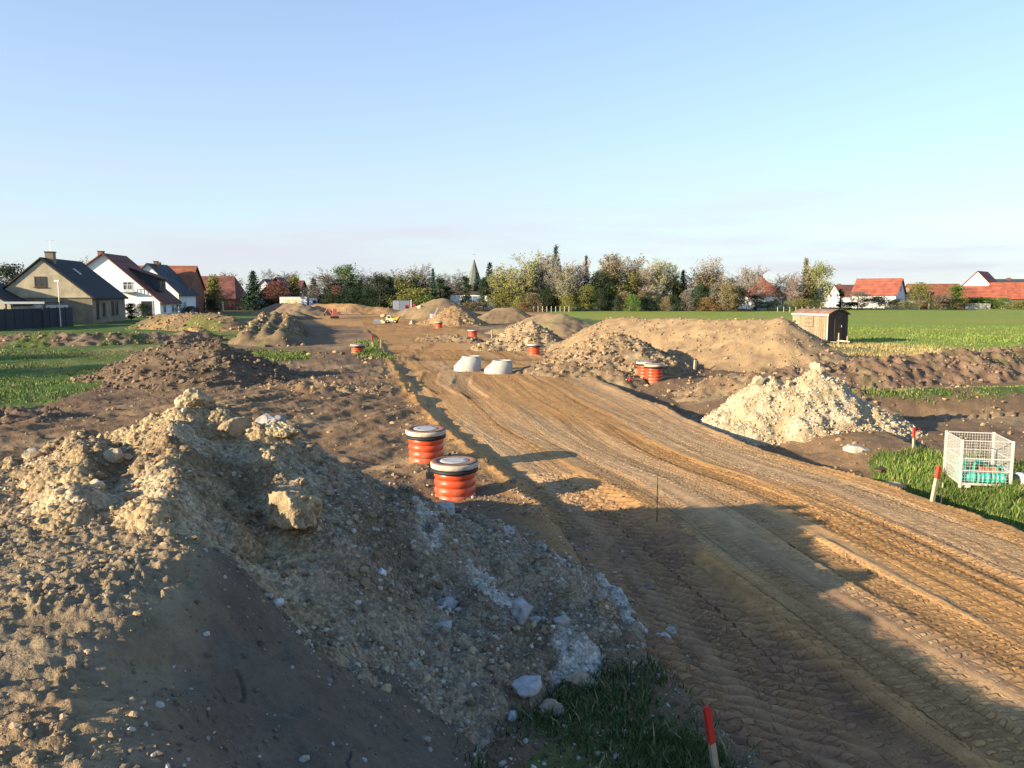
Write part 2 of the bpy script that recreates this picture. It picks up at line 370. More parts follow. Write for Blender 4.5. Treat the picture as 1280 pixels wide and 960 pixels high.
    bz = bz+(1-lump)*(.03*fbm(x*.8+y*.5, y*.8, 2, 44)+.016*fbm(x*7, y*7, 4, 45, .6)*sstep(fbm(x*1.1, y*1.1, 2, 46), -.3, .4)-.02*sstep(np.abs(fbm(x*1.8, y*1.8, 3, 56)), .03, .0)*sstep(fbm(x*.9, y*.9, 2, 57), .0, .3))
    mb = sstep(b-z, -.03, .12)
    return np.where(b > z-.03, z*(1-mb)+(b+bz)*mb, z)
def GP(u, v, z0=0.0):                    # where the ray through (u, v) meets the terrain
    z = z0
    for _ in range(12):
        x, y = G(u, v, z); z = .5*z+.5*hz(x, y)
    return G(u, v, z)
def hz(x, y): return float(H(np.array([x]), np.array([y]))[0])

SAND = np.array((.475,.262,.098)); PALE = np.array((.47,.305,.155)); WET = np.array((.26,.145,.08)); ORNG = np.array((.48,.255,.088))
DIRT = np.array((.20,.128,.07)); DDIRT = np.array((.115,.078,.05)); CLAY = np.array((.25,.19,.115)); SLAB = np.array((.135,.108,.078))
GRN = np.array((.075,.13,.022)); CROP = np.array((.21,.275,.046)); DRY = np.array((.33,.245,.10)); TAN = np.array((.36,.26,.14))
def lerp(a, b, t): t = np.asarray(t)[..., None]; return a*(1-t)+b*t
def ground_color(x, y, zdet):
    r = np.hypot(x, y); n = len(x)
    L = xL(y); R = xR(y); t = (x-L)/np.maximum(R-L, .1)
    col = np.tile(DIRT, (n, 1))
    col = lerp(col, DDIRT, sstep(fbm(x*.25, y*.25, 4, 61), -.1, .5)*.7)
    col = lerp(col, TAN, sstep(fbm(x*.4+9, y*.4, 4, 62), .05, .6)*.55)
    # sand beside the road, brown mud to the left
    dl = L-x; dr = x-R
    col = lerp(col, SAND*.9, sstep(np.minimum(np.abs(dl), np.abs(dr)), .9, .1)*.75*(y > 8))
    # grass land
    X0, Y0 = x, y; x = X0+.5*fbm(X0*1.1, Y0*1.1, 3, 90); y = Y0+.5*fbm(X0*1.1+40, Y0*1.1, 3, 91)
    g = np.zeros(n)
    left = in_poly(x, y, [(-13.6,21.5),(-60,18),(-90,60),(-90,140),(-40,140),(-34,98),(-24,72),(-18.5,58),(-18.5,44),(-14.5,28)])
    g = np.where(left, .95, g)
    d, al, sd = seg_dist(x, y, [(-52,55),(-34,50.5),(-26,52.5),(-20,58)])
    g = g*(1-sstep(d, 2.3, 1.2)*(.95-.5*sstep(fbm(x*.5, y*.5, 3, 63), .1, .5)))
    d, al, sd = seg_dist(x, y, [(-30,43.6),(-18,44.2)])
    g = g*(1-.8*np.exp(-(d/.45)**2))
    d, al, sd = seg_dist(x, y, [(-17,20.2),(-12.5,21.3)])
    g = g*(1-.9*sstep(d, 1.7, .9))
    right = in_poly(x, y, [(9.5,62),(30,30),(80,18),(400,40),(400,190),(6,190),(4.5,110)]) | in_poly(x, y, [(10.5,42),(16,36),(24,39),(60,30),(60,60),(12,62)])
    gr = np.where(right & ~in_poly(x, y, FIELD), .9, 0)
    d, al, sd = seg_dist(x, y, [(10.2,30.5),(14,31.8),(19,33.5),(25,36.5),(40,42)])
    gr = gr*sstep(d, 1.6, 3.0)
    d, al, sd = seg_dist(x, y, [(11.0,26.8),(14.5,27.5),(18,28.3),(34,30.5)])
    gr = np.maximum(gr, .9*sstep(d, 1.1, .4)*sstep(fbm(x*.7, y*.7, 2, 64), -.5, .1))
    gl = in_poly(x, y, [(7.35,16.2),(6.95,13.9),(7.55,11.2),(8.6,6),(9.2,-2),(40,-2),(40,13),(12,14),(9.4,17.3),(8.2,17.6)])
    gr = np.where(gl & (dr > .25), .95, gr)
    g = np.maximum(g, gr)
    gm = in_poly(x, y, [(-15.5,47),(-12.2,39.5),(-10.5,41),(-11.5,46)]) | in_poly(x, y, [(-10.6,56),(-8.9,46.5),(-8.0,46.5),(-9.6,57)]) | in_poly(x, y, [(-8.8,44.5),(-6.9,40),(-6.4,41.5),(-7.9,46)])
    g = np.where(gm, .9, g)
    gf = in_poly(x, y, [(.55,8.0),(.1,6.3),(.1,4.6),(1.1,4.0),(1.35,5.6),(.95,7.2)])
    g = np.maximum(g, np.where(gf, .6, 0))
    x, y = X0, Y0
    gc = lerp(np.tile(GRN, (n, 1)), DRY, sstep(fbm(x*.22, y*.3, 4, 65)-.25*left+.55*right*sstep(y, 22, 40)*sstep(y, 75, 45), -.02, .6)*.9)
    gc = lerp(gc, GRN*1.5, sstep(fbm(x*1.2, y*1.2, 3, 66), .0, .6)*.6)
    col = lerp(col, gc, g*sstep(fbm(x*1.1, y*1.1, 4, 67)+g*1.3-.6, -.05, .35))
    # far end of the site: bare orange subsoil
    far = in_poly(x, y, [(-30,96),(-13,80),(-4,84),(8,118),(8,152),(-36,152)])
    col = lerp(col, lerp(np.tile(ORNG, (n, 1)), DIRT, sstep(fbm(x*.15, y*.15, 3, 68), -.1, .4)), far*.85)
    col = lerp(col, np.array((.10,.13,.05)), sstep(r, 150, 190))
    fld = in_poly(x, y, FIELD)
    fc = lerp(np.tile(CROP, (n, 1)), CROP*np.array((1.25,.98,1.0)), sstep(fbm(x*.05, y*.09, 3, 69), -.2, .5))
    fc = lerp(fc, np.array((.30,.26,.09)), .35*sstep(fbm(x*.11, y*.35, 3, 70), .1, .6))
    col = np.where(fld[:, None], fc, col)
    # road
    road = (x > L) & (x < R) & (y < 116)
    lane = fbm(t*9+.4*fbm(t*3, y*.2, 2, 71), y*.06, 4, 72)
    rc = lerp(np.tile(SAND, (n, 1)), PALE, sstep(lane, -.15, .45))
    rc = lerp(rc, ORNG, sstep(fbm(t*6, y*.12+20, 3, 73), .05, .5)*.6)
    rc = lerp(rc, PALE*1.0, sstep(np.abs(t-.40-.05*fbm(y*.2, y*0, 2, 74))+.06*fbm(x*3, y*1.4, 4, 85), .14, .04)*.8*sstep(y, 24, 15))
    rc = lerp(rc, ORNG*.95, sstep(y, 36, 75)*.8)
    rc = lerp(rc, PALE, sstep(t, .78, .9)*.7*sstep(y, 40, 26)*sstep(y, 14, 20))
    wet = sstep(t+.06*fbm(x*2.5, y*1.1, 4, 75)+.05*fbm(x*9, y*5, 3, 86), .29, .24)*sstep(y, 15.5, 11)*(.75+.25*sstep(fbm(x*4, y*2, 3, 87), -.2, .3))
    wet = np.maximum(wet, .6*sstep(fbm(t*11+5, y*.2, 4, 76)+.3*fbm(x*5, y*3, 3, 88), .0, .45)*(t < .8)*sstep(y, 18, 8))
    rc = lerp(rc, WET, wet*.93)
    rc = lerp(rc, DIRT*.8, .8*np.exp(-((y-42.0)/.8)**2))
    for P, hw, dep, pitch, lug in TRK[:4]:
        d, al, sd = seg_dist(x, y, P); rc = lerp(rc, ORNG*1.02, sstep(d, hw+.3, hw)*.5)
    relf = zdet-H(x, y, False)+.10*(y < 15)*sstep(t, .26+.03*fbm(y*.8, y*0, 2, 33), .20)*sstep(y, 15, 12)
    rc = rc*(1+np.clip(relf*11, -.42, .28))[:, None]  # damp hollows darkened, ridges lightened, overdrawn so the colour carries relief shading
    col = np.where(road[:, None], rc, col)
    lip = np.exp(-((dl+.0)/.22)**2)*sstep(y, 11.5, 13)*(1-sstep(y, 30, 45))
    col = lerp(col, ORNG*1.05, lip*.9)
    # bank
    b = bank(x, y); base = H(x, y, False)
    onb = (b > base-1e-5)*sstep(b, .0, .3)*(y < 14)
    side = x-np.interp(y, CRy, CRx)
    bc = lerp(np.tile(CLAY, (n, 1)), DIRT*.95, sstep(fbm(x*.9, y*.9, 4, 77), -.15, .5)*.75)
    bc = lerp(bc, TAN*1.1, sstep(fbm(x*3, y*3, 3, 78), .1, .6)*.5)
    bc = lerp(bc, lerp(np.tile(SLAB, (n, 1)), SLAB*np.array((1.35,1.22,1.1)), sstep(fbm(x*1.6, y*1.6, 4, 79), -.1, .5)), sstep(side, -.05, .25))
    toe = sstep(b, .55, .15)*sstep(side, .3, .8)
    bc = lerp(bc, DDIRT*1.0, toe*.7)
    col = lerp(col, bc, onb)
    return col

def tread(x, y):                          # along-track metres, offset from the track's middle, strength of the print
    T3 = np.zeros((len(x), 3)); r = np.hypot(x, y)
    for P, hw, dep, pitch, lug in TRK:
        if lug <= 0: continue
        xs = [p[0] for p in P]; ys = [p[1] for p in P]
        m = (x > min(xs)-1) & (x < max(xs)+1) & (y > min(ys)-1) & (y < max(ys)+1) & (r < 60)
        if not m.any(): continue
        i = np.where(m)[0]; d, al, sd = seg_dist(x[i], y[i], P); q = sstep(d, hw+.05, hw-.03)
        wear = np.clip(.75+.75*fbm(al*.5+hw*40, d*2, 2, 35), .1, 1.1)
        k = (q > .02) & ((q*wear > T3[i, 2]) | (q > .9)); i = i[k]
        T3[i, 0] = al[k]/pitch; T3[i, 1] = d[k]; T3[i, 2] = (q*wear)[k]
    return T3
def build_ground():
    dep = np.radians(np.concatenate([np.arange(66, 36, -.19), np.arange(36, 16.5, -.11), np.arange(16.5, 6.5, -.055), np.arange(6.5, 1.25, -.09)])); r = HC/np.tan(dep)
    r = np.concatenate([[.5, .9, 1.2], r, np.geomspace(r[-1]*1.03, 4000, 26)])
    ph = np.radians(np.concatenate([np.arange(-112, -37, 2.2), np.arange(-36.5, 36.5, .1), np.arange(37, 113, 2.2)]))
    R_, P_ = np.meshgrid(r, ph, indexing='ij'); x = (R_*np.sin(P_)).ravel(); y = (R_*np.cos(P_)).ravel()
    z = H(x, y); z = np.where(np.hypot(x, y) > 250, 0, z)
    col = ground_color(x, y, z)
    nr, npz = len(r), len(ph)
    i = np.arange(nr-1)[:, None]*npz+np.arange(npz-1)[None, :]; i = i.ravel()
    F = np.stack([i, i+npz, i+npz+1, i+1], 1)[:, ::-1]
    V = np.stack([x, y, z], 1); c = V[F].mean(1); cx, cy = c[:, 0], c[:, 1]
    bk = (bank(cx, cy) > H(cx, cy, False)-.001) & (cy < 14.5) & (bank(cx, cy) > .18)
    rd = (cx > xL(cy)) & (cx < xR(cy)) & (cy < 116) & ~bk
    fd = in_poly(cx, cy, FIELD) & ~bk & ~rd
    for name, m, ma in (('dirt_road', rd, M_sand), ('crop_field', fd, M_field), ('earth_bank', bk, M_soil), ('ground', ~(bk | rd | fd), M_soil)):
        f = F[m]; u, inv = np.unique(f, return_inverse=True)
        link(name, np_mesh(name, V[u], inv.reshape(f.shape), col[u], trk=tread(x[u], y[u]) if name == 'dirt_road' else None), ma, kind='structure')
build_ground()

# ------------------------------------------------------------------ loose stones and clods
def ico(sub):
    import bmesh
    bm = bmesh.new(); bmesh.ops.create_icosphere(bm, subdivisions=sub, radius=1)
    v = np.array([p.co for p in bm.verts]); f = np.array([[q.index for q in p.verts] for p in bm.faces]); bm.free()
    return v, f
ICO1 = ico(1); ICO2 = ico(2); ICO3 = ico(3); ICO4 = ico(4); ICO5 = ico(5)
def rock_shape(base, seed, rough=.28, flat=.75, blocky=.0):
    v, f = base; rs = np.random.RandomState(seed)
    v = v.copy()
    for k in range(9):                    # chop random planes off: angular stone
        nrm = rs.randn(3); nrm /= np.linalg.norm(nrm); dcut = rs.uniform(.45, .85)
        h = v @ nrm; v = v-np.outer(np.maximum(0, h-dcut), nrm)
    v += v*(rough*fbm(v[:, 0]*1.7+seed, v[:, 1]*1.7+v[:, 2]*1.3, 3, seed))[:, None]
    v[:, 2] *= flat
    v[:, 0] *= rs.uniform(.75, 1.5)
    return v, f
ROCKS = [rock_shape(ICO1, s, .2, .8) for s in range(8)]
def octa(seed):
    rs = np.random.RandomState(seed); v = np.array([(1,0,0),(-1,0,0),(0,1,0),(0,-1,0),(0,0,1),(0,0,-1)])*rs.uniform(.7, 1.25, (6, 1))+rs.uniform(-.3, .3, (6, 3)); v[:, 2] *= .8
    return v, np.array([(0,2,4),(2,1,4),(1,3,4),(3,0,4),(2,0,5),(1,2,5),(3,1,5),(0,3,5)])
GRAINS = [octa(s) for s in range(8)]
def scatter_mesh(name, X, Y, Z, S, colr, rs, sink=.3):
    """many little stones as one mesh, each with its own albedo; the smaller ones are simpler"""
    Vs = []; Fs = []; Cs = []; n0 = 0; kind = rs.randint(0, len(ROCKS), len(X)); ang = rs.uniform(0, 2*pi, len(X)); til = rs.uniform(-.6, .6, len(X))
    small = S < np.quantile(S, .7)
    for k in range(2*len(ROCKS)):
        idx = np.where((kind == k % len(ROCKS)) & (small == (k >= len(ROCKS))))[0]
        if len(idx) == 0: continue
        v, f = (ROCKS+GRAINS)[k]
        ca, sa = np.cos(ang[idx])[:, None], np.sin(ang[idx])[:, None]; ct, st = np.cos(til[idx])[:, None], np.sin(til[idx])[:, None]
        x = v[None, :, 0]; y = v[None, :, 1]; z = v[None, :, 2]
        y2 = y*ct-z*st; z2 = y*st+z*ct
        px = (x*ca-y2*sa)*S[idx][:, None]+X[idx][:, None]; py = (x*sa+y2*ca)*S[idx][:, None]+Y[idx][:, None]
        pz = z2*S[idx][:, None]+(Z[idx]+S[idx]*(.5-sink))[:, None]
        Vs.append(np.stack([px, py, pz], -1).reshape(-1, 3)); m = len(v)
        Fs.append((f[None]+(np.arange(len(idx))*m)[:, None, None]+n0).reshape(-1, 3)); n0 += m*len(idx)
        Cs.append(np.repeat(colr[idx], m, 0))
    return np_mesh(name, np.concatenate(Vs), np.concatenate(Fs), np.concatenate(Cs), smooth=False)
def pick(cols, n, rs, var=.18):
    cols = np.asarray(cols, float); c = cols[rs.randint(0, len(cols), n)]
    return c*(1+rs.uniform(-var, var, (n, 1)))

# ------------------------------------------------------------------ heaps of soil and rubble
HEAPS = []
def heap_z(x, y, segs, amp, fs, seed, worl):
    z = np.full(np.shape(x), -9.0); wob = .22*fbm(x*.9/fs, y*.9/fs, 3, seed)
    for (x0, y0, z0), (x1, y1, z1), sl in segs:
        dx, dy = x1-x0, y1-y0; l2 = dx*dx+dy*dy+1e-9
        t = np.clip(((x-x0)*dx+(y-y0)*dy)/l2, 0, 1)
        d = np.hypot(x-x0-t*dx, y-y0-t*dy)*(1+wob)
        q = z0+(z1-z0)*t-sl*(np.sqrt(d*d+(.18*fs)**2)-.18*fs)
        k = .07*fs; m = np.maximum(z, q); z = m+k*np.log1p(np.exp(-np.abs(z-q)/k))*(z > -8)
    z = z+amp*fbm(x*1.1/fs, y*1.1/fs, 4, seed+1)+amp*.45*fbm(x*4.1/fs, y*4.1/fs, 4, seed+2)
    if worl:
        wd, wi = worley(x*2.6/fs, y*2.6/fs, seed+3); wd2, wi2 = worley(x*6/fs, y*6/fs, seed+4)
        z = z+worl*(np.maximum(0, .8-wd)*wi*1.6+.5*np.maximum(0, .8-wd2)*wi2)
        if fs < .72: wd3, wi3 = worley(x*13/fs, y*13/fs, seed+5); z = z+worl*.42*np.maximum(0, .8-wd3)*wi3
    return z
def heap(name, label, segs, step, colf, amp=.1, fs=1., worl=.1, seed=1, stones=None, group=None, mtl=None, cat='heap'):
    """segs: ridge lines ((x,y,top),(x,y,top),slope); colf(x,y,z,rel) gives albedo; stones=(n, smin, smax, colours)"""
    pts = np.array([p[:2] for s in segs for p in s[:2]]); zt = max(max(s[0][2], s[1][2]) for s in segs); sl = min(s[2] for s in segs)
    pad = (zt+.6)/sl*1.15+.5
    xs = np.arange(pts[:, 0].min()-pad, pts[:, 0].max()+pad, step); ys = np.arange(pts[:, 1].min()-pad, pts[:, 1].max()+pad, step)
    X, Y = np.meshgrid(xs, ys, indexing='ij'); x = X.ravel(); y = Y.ravel()
    z = heap_z(x, y, segs, amp, fs, seed, worl); g = H(x, y)
    rel = z-g; x0, y0 = pts.mean(0)
    i = np.arange(len(xs)-1)[:, None]*len(ys)+np.arange(len(ys)-1)[None]; i = i.ravel()
    F = np.stack([i, i+len(ys), i+len(ys)+1, i+1], 1)
    F = F[(rel[F] > -.02).any(1)]; u, inv = np.unique(F, return_inverse=True)
    zz = np.maximum(z, g-.25)
    V = np.stack([x-x0, y-y0, zz], 1)[u]
    me = np_mesh(name, V, inv.reshape(F.shape), colf(x[u], y[u], zz[u], rel[u]))
    o = link(name, me, mtl or M_soil, label=label, cat=cat, group=group); o.location = (x0, y0, 0)
    HEAPS.append((segs, amp, fs, seed, worl))
    if stones:
        rs = np.random.RandomState(seed+99); n, smin, smax, cols = stones
        bx0, bx1, by0, by1 = V[:, 0].min()+x0, V[:, 0].max()+x0, V[:, 1].min()+y0, V[:, 1].max()+y0
        sx = rs.uniform(bx0, bx1, n*4); sy = rs.uniform(by0, by1, n*4)
        sz = heap_z(sx, sy, segs, amp, fs, seed, worl); gg = H(sx, sy); rl = sz-gg
        keep = (rl > -.12) & (rs.rand(n*4) < np.where(rl > .02, 1, .45)); keep = np.where(keep)[0][:n]
        sx, sy = sx[keep], sy[keep]; sz = np.maximum(sz, gg)[keep]
        s = smin*(smax/smin)**(rs.rand(len(sx))**2.8)
        me2 = scatter_mesh('stones', sx-x0, sy-y0, sz, s, pick(cols, len(sx), rs), rs)
        link('stones', me2, M_stone, parent=o, kind='stuff')
    return o
def top_z(x, y):
    z = hz(x, y)
    for segs, amp, fs, seed, worl in HEAPS:
        z = max(z, float(heap_z(np.array([x]), np.array([y]), segs, amp, fs, seed, worl)[0]))
    return z
def soil(c1, c2, c3=None, f=1.2, seed=3, grass=0, foot=None):
    c1 = np.array(c1); c2 = np.array(c2)
    def fn(x, y, z, rel):
        c = lerp(np.tile(c1, (len(x), 1)), c2, sstep(fbm(x*f, y*f+z*f, 4, seed), -.25, .4))
        if c3 is not None: c = lerp(c, np.array(c3), sstep(fbm(x*f*2.7, y*f*2.7+z*2, 3, seed+1), .05, .5)*.7)
        if grass: c = lerp(c, np.array((.07, .12, .02)), grass*sstep(fbm(x*.5, y*.5, 3, seed+2), -.05, .3))
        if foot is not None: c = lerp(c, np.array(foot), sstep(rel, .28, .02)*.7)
        return c
    return fn
RUB = [(.40,.32,.20),(.35,.26,.15),(.46,.39,.28),(.27,.20,.115),(.31,.25,.165),(.20,.145,.085)]
WHT = [(.48,.41,.29),(.44,.36,.23),(.53,.48,.38),(.40,.31,.19),(.35,.26,.15)]
BRN = [(.24,.165,.095),(.30,.21,.12),(.17,.115,.07),(.36,.26,.15)]

# foreground rubble pile on the bank
def pile_col(x, y, z, rel):
    c = lerp(np.tile(np.array((.33,.245,.135)), (len(x), 1)), np.array((.19,.135,.075)), sstep(fbm(x*1.3, y*1.3+z, 4, 201), -.2, .35))
    c = lerp(c, np.array((.43,.345,.22)), sstep(fbm(x*2.9, y*2.9+z, 4, 202), .0, .45)*.7)
    right = sstep(x+.25*(y-7), -2.3, -1.2)
    gc = lerp(np.tile(np.array((.27,.215,.145)), (len(x), 1)), np.array((.175,.13,.082)), sstep(fbm(x*1.1+4, y*1.1, 4, 203), -.1, .4))
    gc = lerp(gc, np.array((.52,.49,.43)), sstep(fbm(x*1.2+8, y*1.2, 4, 205)+.35*sstep(x, -1.2, .2), .28, .5)*.75)
    return lerp(c, gc, right)
PILE = [((-3.42,8.45,2.22),(-3.25,8.3,2.24),.70),((-3.3,8.3,2.1),(-2.35,8.0,1.98),.74),((-3.3,8.3,2.05),(-4.6,8.3,1.78),.5),((-4.6,8.3,1.75),(-6.6,8.9,1.2),.5),
        ((-3.3,8.2,2.15),(-3.1,7.1,2.05),.85),((-3.1,7.1,2.03),(-2.75,6.2,1.85),.85),((-4.4,8.1,1.88),(-3.9,7.0,1.95),.6),((-3.9,7.0,1.93),(-3.2,5.7,1.84),.7),((-3.1,7.0,1.98),(-2.45,5.4,1.78),.8),
        ((-2.6,7.9,2.0),(-1.75,6.4,1.52),.78),((-1.75,6.4,1.48),(-1.0,5.7,.60),.72),((-2.1,8.3,1.55),(-1.1,9.5,.55),.7)]
pile = heap('rubble_heap', 'large pale rubble heap in the left foreground with loose gravel spilling towards the road', PILE, .03, pile_col, amp=.11, fs=.7, worl=.11, seed=200, stones=(3600, .012, .06, [(.33,.245,.14),(.27,.195,.11),(.40,.32,.20),(.22,.155,.09)]), mtl=M_rubble)
def scatter_on_pile():
    rs = np.random.RandomState(5); N = 90000
    # stones over the pile and the gravel fan: an area in plan, denser in the fan
    x = rs.uniform(-6.6, 1.1, N); y = rs.uniform(4.2, 13.0, N)
    z = heap_z(x, y, PILE, .11, .7, 200, .11); g = H(x, y); rel = z-g
    right = sstep(x+.25*(y-7), -2.3, -1.2)
    cl = sstep(fbm(x*1.3, y*1.3, 3, 210), -.45, .4)
    p = np.where(rel > -.05, .07+.62*right+.12*cl, 0)+np.where((rel <= -.05) & (rel > -.35), .22*cl, 0)
    k = rs.rand(N) < p; x, y = x[k], y[k]; z = np.maximum(z, g)[k]; right = right[k]; n = len(x)
    s = .006*(7)**(rs.rand(n)**4.6); s = s*np.where(right > .5, 1.0, 1.1)*(.75+y*.03)
    wh = sstep(fbm(x*1.2+8, y*1.2, 4, 205)+.35*sstep(x, -1.2, .2), .26, .5)
    c = pick(RUB, n, rs); c2 = pick([(.32,.27,.20),(.38,.33,.25),(.26,.215,.155),(.19,.15,.105),(.46,.42,.34),(.23,.18,.12)], n, rs); c3 = pick([(.56,.53,.47),(.48,.45,.39),(.36,.32,.26)], n, rs)
    c = lerp(c, c2, (right > rs.rand(n)).astype(float)); c = lerp(c, c3, (wh > rs.rand(n)).astype(float)*(right > .3))
    x0, y0 = pile.location.x, pile.location.y
    link('gravel', scatter_mesh('gravel', x-x0, y-y0, z, s, c, rs), M_stone, parent=pile, kind='stuff')
    # crumbs of clay over the flat of the bank and along the toe beside the road
    N = 90000; x = rs.uniform(-5.5, 1.9, N); y = rs.uniform(1.6, 14.5, N); b = bank(x, y); side = x-np.interp(y, CRy, CRx)
    cl = sstep(fbm(x*1.1, y*1.1, 3, 212), -.1, .4)
    p = np.where(side < 0, .16+.6*cl*sstep(side, -2.8, -.2), np.where(b > .25, .12+.6*sstep(fbm(x*1.5, y*1.5, 3, 213), .0, .5), .30*cl*sstep(xL(y)-x, -.25, .25)+.45*sstep(xL(y)-x, -.12, .05)*(y < 10)+.03))
    k = rs.rand(N) < p; x, y, side = x[k], y[k], side[k]; n = len(x); g = H(x, y)
    s = .006*(5.)**(rs.rand(n)**3.2)*(.7+y*.05)
    c = np.where((side < 0)[:, None], pick([(.29,.215,.13),(.34,.26,.165),(.23,.17,.10)], n, rs), pick([(.16,.125,.09),(.20,.16,.115),(.13,.10,.07),(.17,.135,.10),(.40,.37,.31)], n, rs))
    link('crumbs', scatter_mesh('crumbs', x, y, g, s, c, rs), M_stone, kind='stuff', label='crumbs of clay and small stones strewn over the bank and the road verge', cat='soil crumbs')
scatter_on_pile()

def boulder(name, label, u, v, Y, size, seed, colr, flat=.7, rough=.22, group=None, rz=0, sink=.25, base=ICO5, cat='boulder', sx=1., mt=None):
    x, y, zz = AT(u, v, Y)
    vv, f = rock_shape(base, seed, rough, flat); vv = vv*size; vv[:, 0] *= sx
    d = .17*fbm(vv[:, 0]*1.6/size+seed, vv[:, 1]*1.6/size+vv[:, 2]*2.1/size, 3, seed+3)
    wd, wi = worley(vv[:, 0]*3.2/size+vv[:, 2]*1.7/size, vv[:, 1]*3.2/size+vv[:, 2]*2.3/size, seed+6)
    d += .16*(np.minimum(wd, .6)-.35)+.07*fbm(vv[:, 0]*6/size, vv[:, 1]*6/size+vv[:, 2]*7/size, 3, seed+5)
    d += .05*np.abs(fbm(vv[:, 0]*11/size, vv[:, 1]*11/size+vv[:, 2]*12/size, 4, seed+8, .7))
    vv += vv*d[:, None]
    c = np.tile(np.array(colr), (len(vv), 1))*(1+.35*fbm(vv[:, 0]*3/size, vv[:, 1]*3/size+vv[:, 2]*2/size, 4, seed+4))[:, None]
    o = link(name, np_mesh(name, vv, f, c, smooth=True), mt or M_stone, label=label, cat=cat, group=group)
    o.location = (x, y, top_z(x, y)+size*flat*(.5-sink)); o.rotation_euler = (random.uniform(-.15, .15), random.uniform(-.15, .15), rz)
    return o
boulder('boulder', 'biggest tan clay boulder, flat faced, lying in the shaded gravel slope', 360, 680, 6.3, .33, 31, (.31,.235,.14), .72, rz=.3, sink=.12, mt=M_rubble)
boulder('boulder', 'pale boulder crowning the very top of the foreground rubble heap', 247, 512, 8.3, .17, 32, (.38,.31,.20), 1.1, rz=.4, sink=.22, mt=M_rubble)
boulder('boulder', 'grey white boulder on the shaded right shoulder of the rubble heap', 338, 542, 8.25, .17, 33, (.29,.28,.26), .75, rz=1.1, sink=.15)
boulder('boulder', 'yellowish boulder with a sunlit face just below the grey white one', 352, 572, 7.9, .2, 34, (.42,.33,.19), .6, rz=-.3, sink=.1, mt=M_rubble)
boulder('boulder', 'brown wedge shaped boulder at the middle of the rubble heap', 297, 568, 7.9, .13, 35, (.33,.24,.14), .9, rz=.7, sink=.2)
for i, (u, v, s, c, lb) in enumerate([
    (652, 800, .15, (.40,.39,.37), 'long crumbling white block beside the grass at the toe of the gravel'),
    (658, 862, .13, (.42,.41,.39), 'rounded white block low in the gravel, just left of the dark grass'),
    (676, 768, .11, (.40,.39,.37), 'white block uppermost of those at the toe of the gravel slope'),
    (640, 880, .055, (.50,.49,.48), 'small smooth white stone in front of the rounded white block'),
    (700, 792, .09, (.34,.30,.26), 'grey brown stone right of the long white block'),
    (726, 838, .13, (.36,.28,.19), 'tan lump of clay standing in the dark grass'),
    (688, 872, .12, (.38,.30,.21), 'brown broken stone touching the rounded white block'),
    (560, 800, .10, (.38,.37,.35), 'pale stone in the middle of the gravel slope'),
    (552, 832, .11, (.38,.37,.35), 'pale stone below the middle of the gravel slope'),
    (556, 660, .19, (.40,.39,.36), 'weathered white block high on the gravel tongue near the orange shafts'),
    (478, 838, .05, (.68,.68,.68), 'single bright white pebble at the lower edge of the gravel'),
    (868, 955, .12, (.36,.32,.27), 'grey stone at the bottom edge beside the red topped stake'),
    (345, 705, .05, (.62,.60,.57), 'white pebble just below the big clay boulder'),
    (148, 626, .10, (.46,.37,.23), 'tan clod at the lower left foot of the rubble heap'),
    (40, 580, .11, (.48,.40,.28), 'pale clod at the far left end of the rubble heap'),
    (118, 660, .10, (.48,.40,.27), 'yellow grey clod lying out on the flat of the bank')]):
    Y = G(u, v, .25)[1] if u > 400 else G(u, v, 1.55)[1]
    boulder('stone', lb, u, v, Y, s, 50+i, c, .75, .18, base=ICO4, cat='stone', rz=i*1.3, sink=.2, group='single stones on the foreground heap')

# the other heaps
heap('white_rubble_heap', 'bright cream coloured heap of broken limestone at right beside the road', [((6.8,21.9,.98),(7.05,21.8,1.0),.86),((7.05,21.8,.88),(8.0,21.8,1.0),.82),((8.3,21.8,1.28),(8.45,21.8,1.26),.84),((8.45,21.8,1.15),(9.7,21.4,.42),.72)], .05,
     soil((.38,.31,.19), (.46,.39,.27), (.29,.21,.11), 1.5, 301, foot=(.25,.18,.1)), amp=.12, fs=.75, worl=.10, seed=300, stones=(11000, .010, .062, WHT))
for i, (u, v, Y, s, lb) in enumerate([(1020, 474, 21.7, .24, 'large cream block at the summit of the limestone heap'), (950, 486, 21.7, .22, 'large cream block on the left shoulder of the limestone heap'), (987, 492, 21.6, .17, 'cream block between the two peaks of the limestone heap')]):
    boulder('limestone_block', lb, u, v, Y, s, 80+i, (.40,.335,.22), .8, .25, base=ICO4, cat='boulder', rz=i, sink=.35)
heap('soil_heap', 'cloddy tan soil heap behind the pair of orange shafts right of the road', [((4.1,37,1.35),(4.75,36.8,1.62),.55),((4.75,36.8,1.55),(5.8,36.5,1.05),.5),((4.2,36.3,1.0),(2.6,35.2,.4),.4)], .09,
     soil((.30,.21,.115), (.22,.15,.085), (.42,.33,.21), .9, 311), amp=.17, fs=1.1, worl=.16, seed=310, stones=(3200, .022, .15, BRN+[(.36,.27,.16)]))
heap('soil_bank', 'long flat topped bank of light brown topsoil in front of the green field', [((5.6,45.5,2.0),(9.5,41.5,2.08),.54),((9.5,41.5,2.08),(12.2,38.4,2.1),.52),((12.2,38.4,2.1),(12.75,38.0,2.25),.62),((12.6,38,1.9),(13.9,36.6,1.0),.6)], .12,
     soil((.29,.20,.11), (.34,.24,.13), (.23,.155,.09), .8, 321, foot=(.18,.125,.075)), amp=.09, fs=1.2, worl=.06, seed=320, stones=(3000, .02, .11, [(.30,.21,.12),(.36,.26,.15),(.24,.165,.095)]))
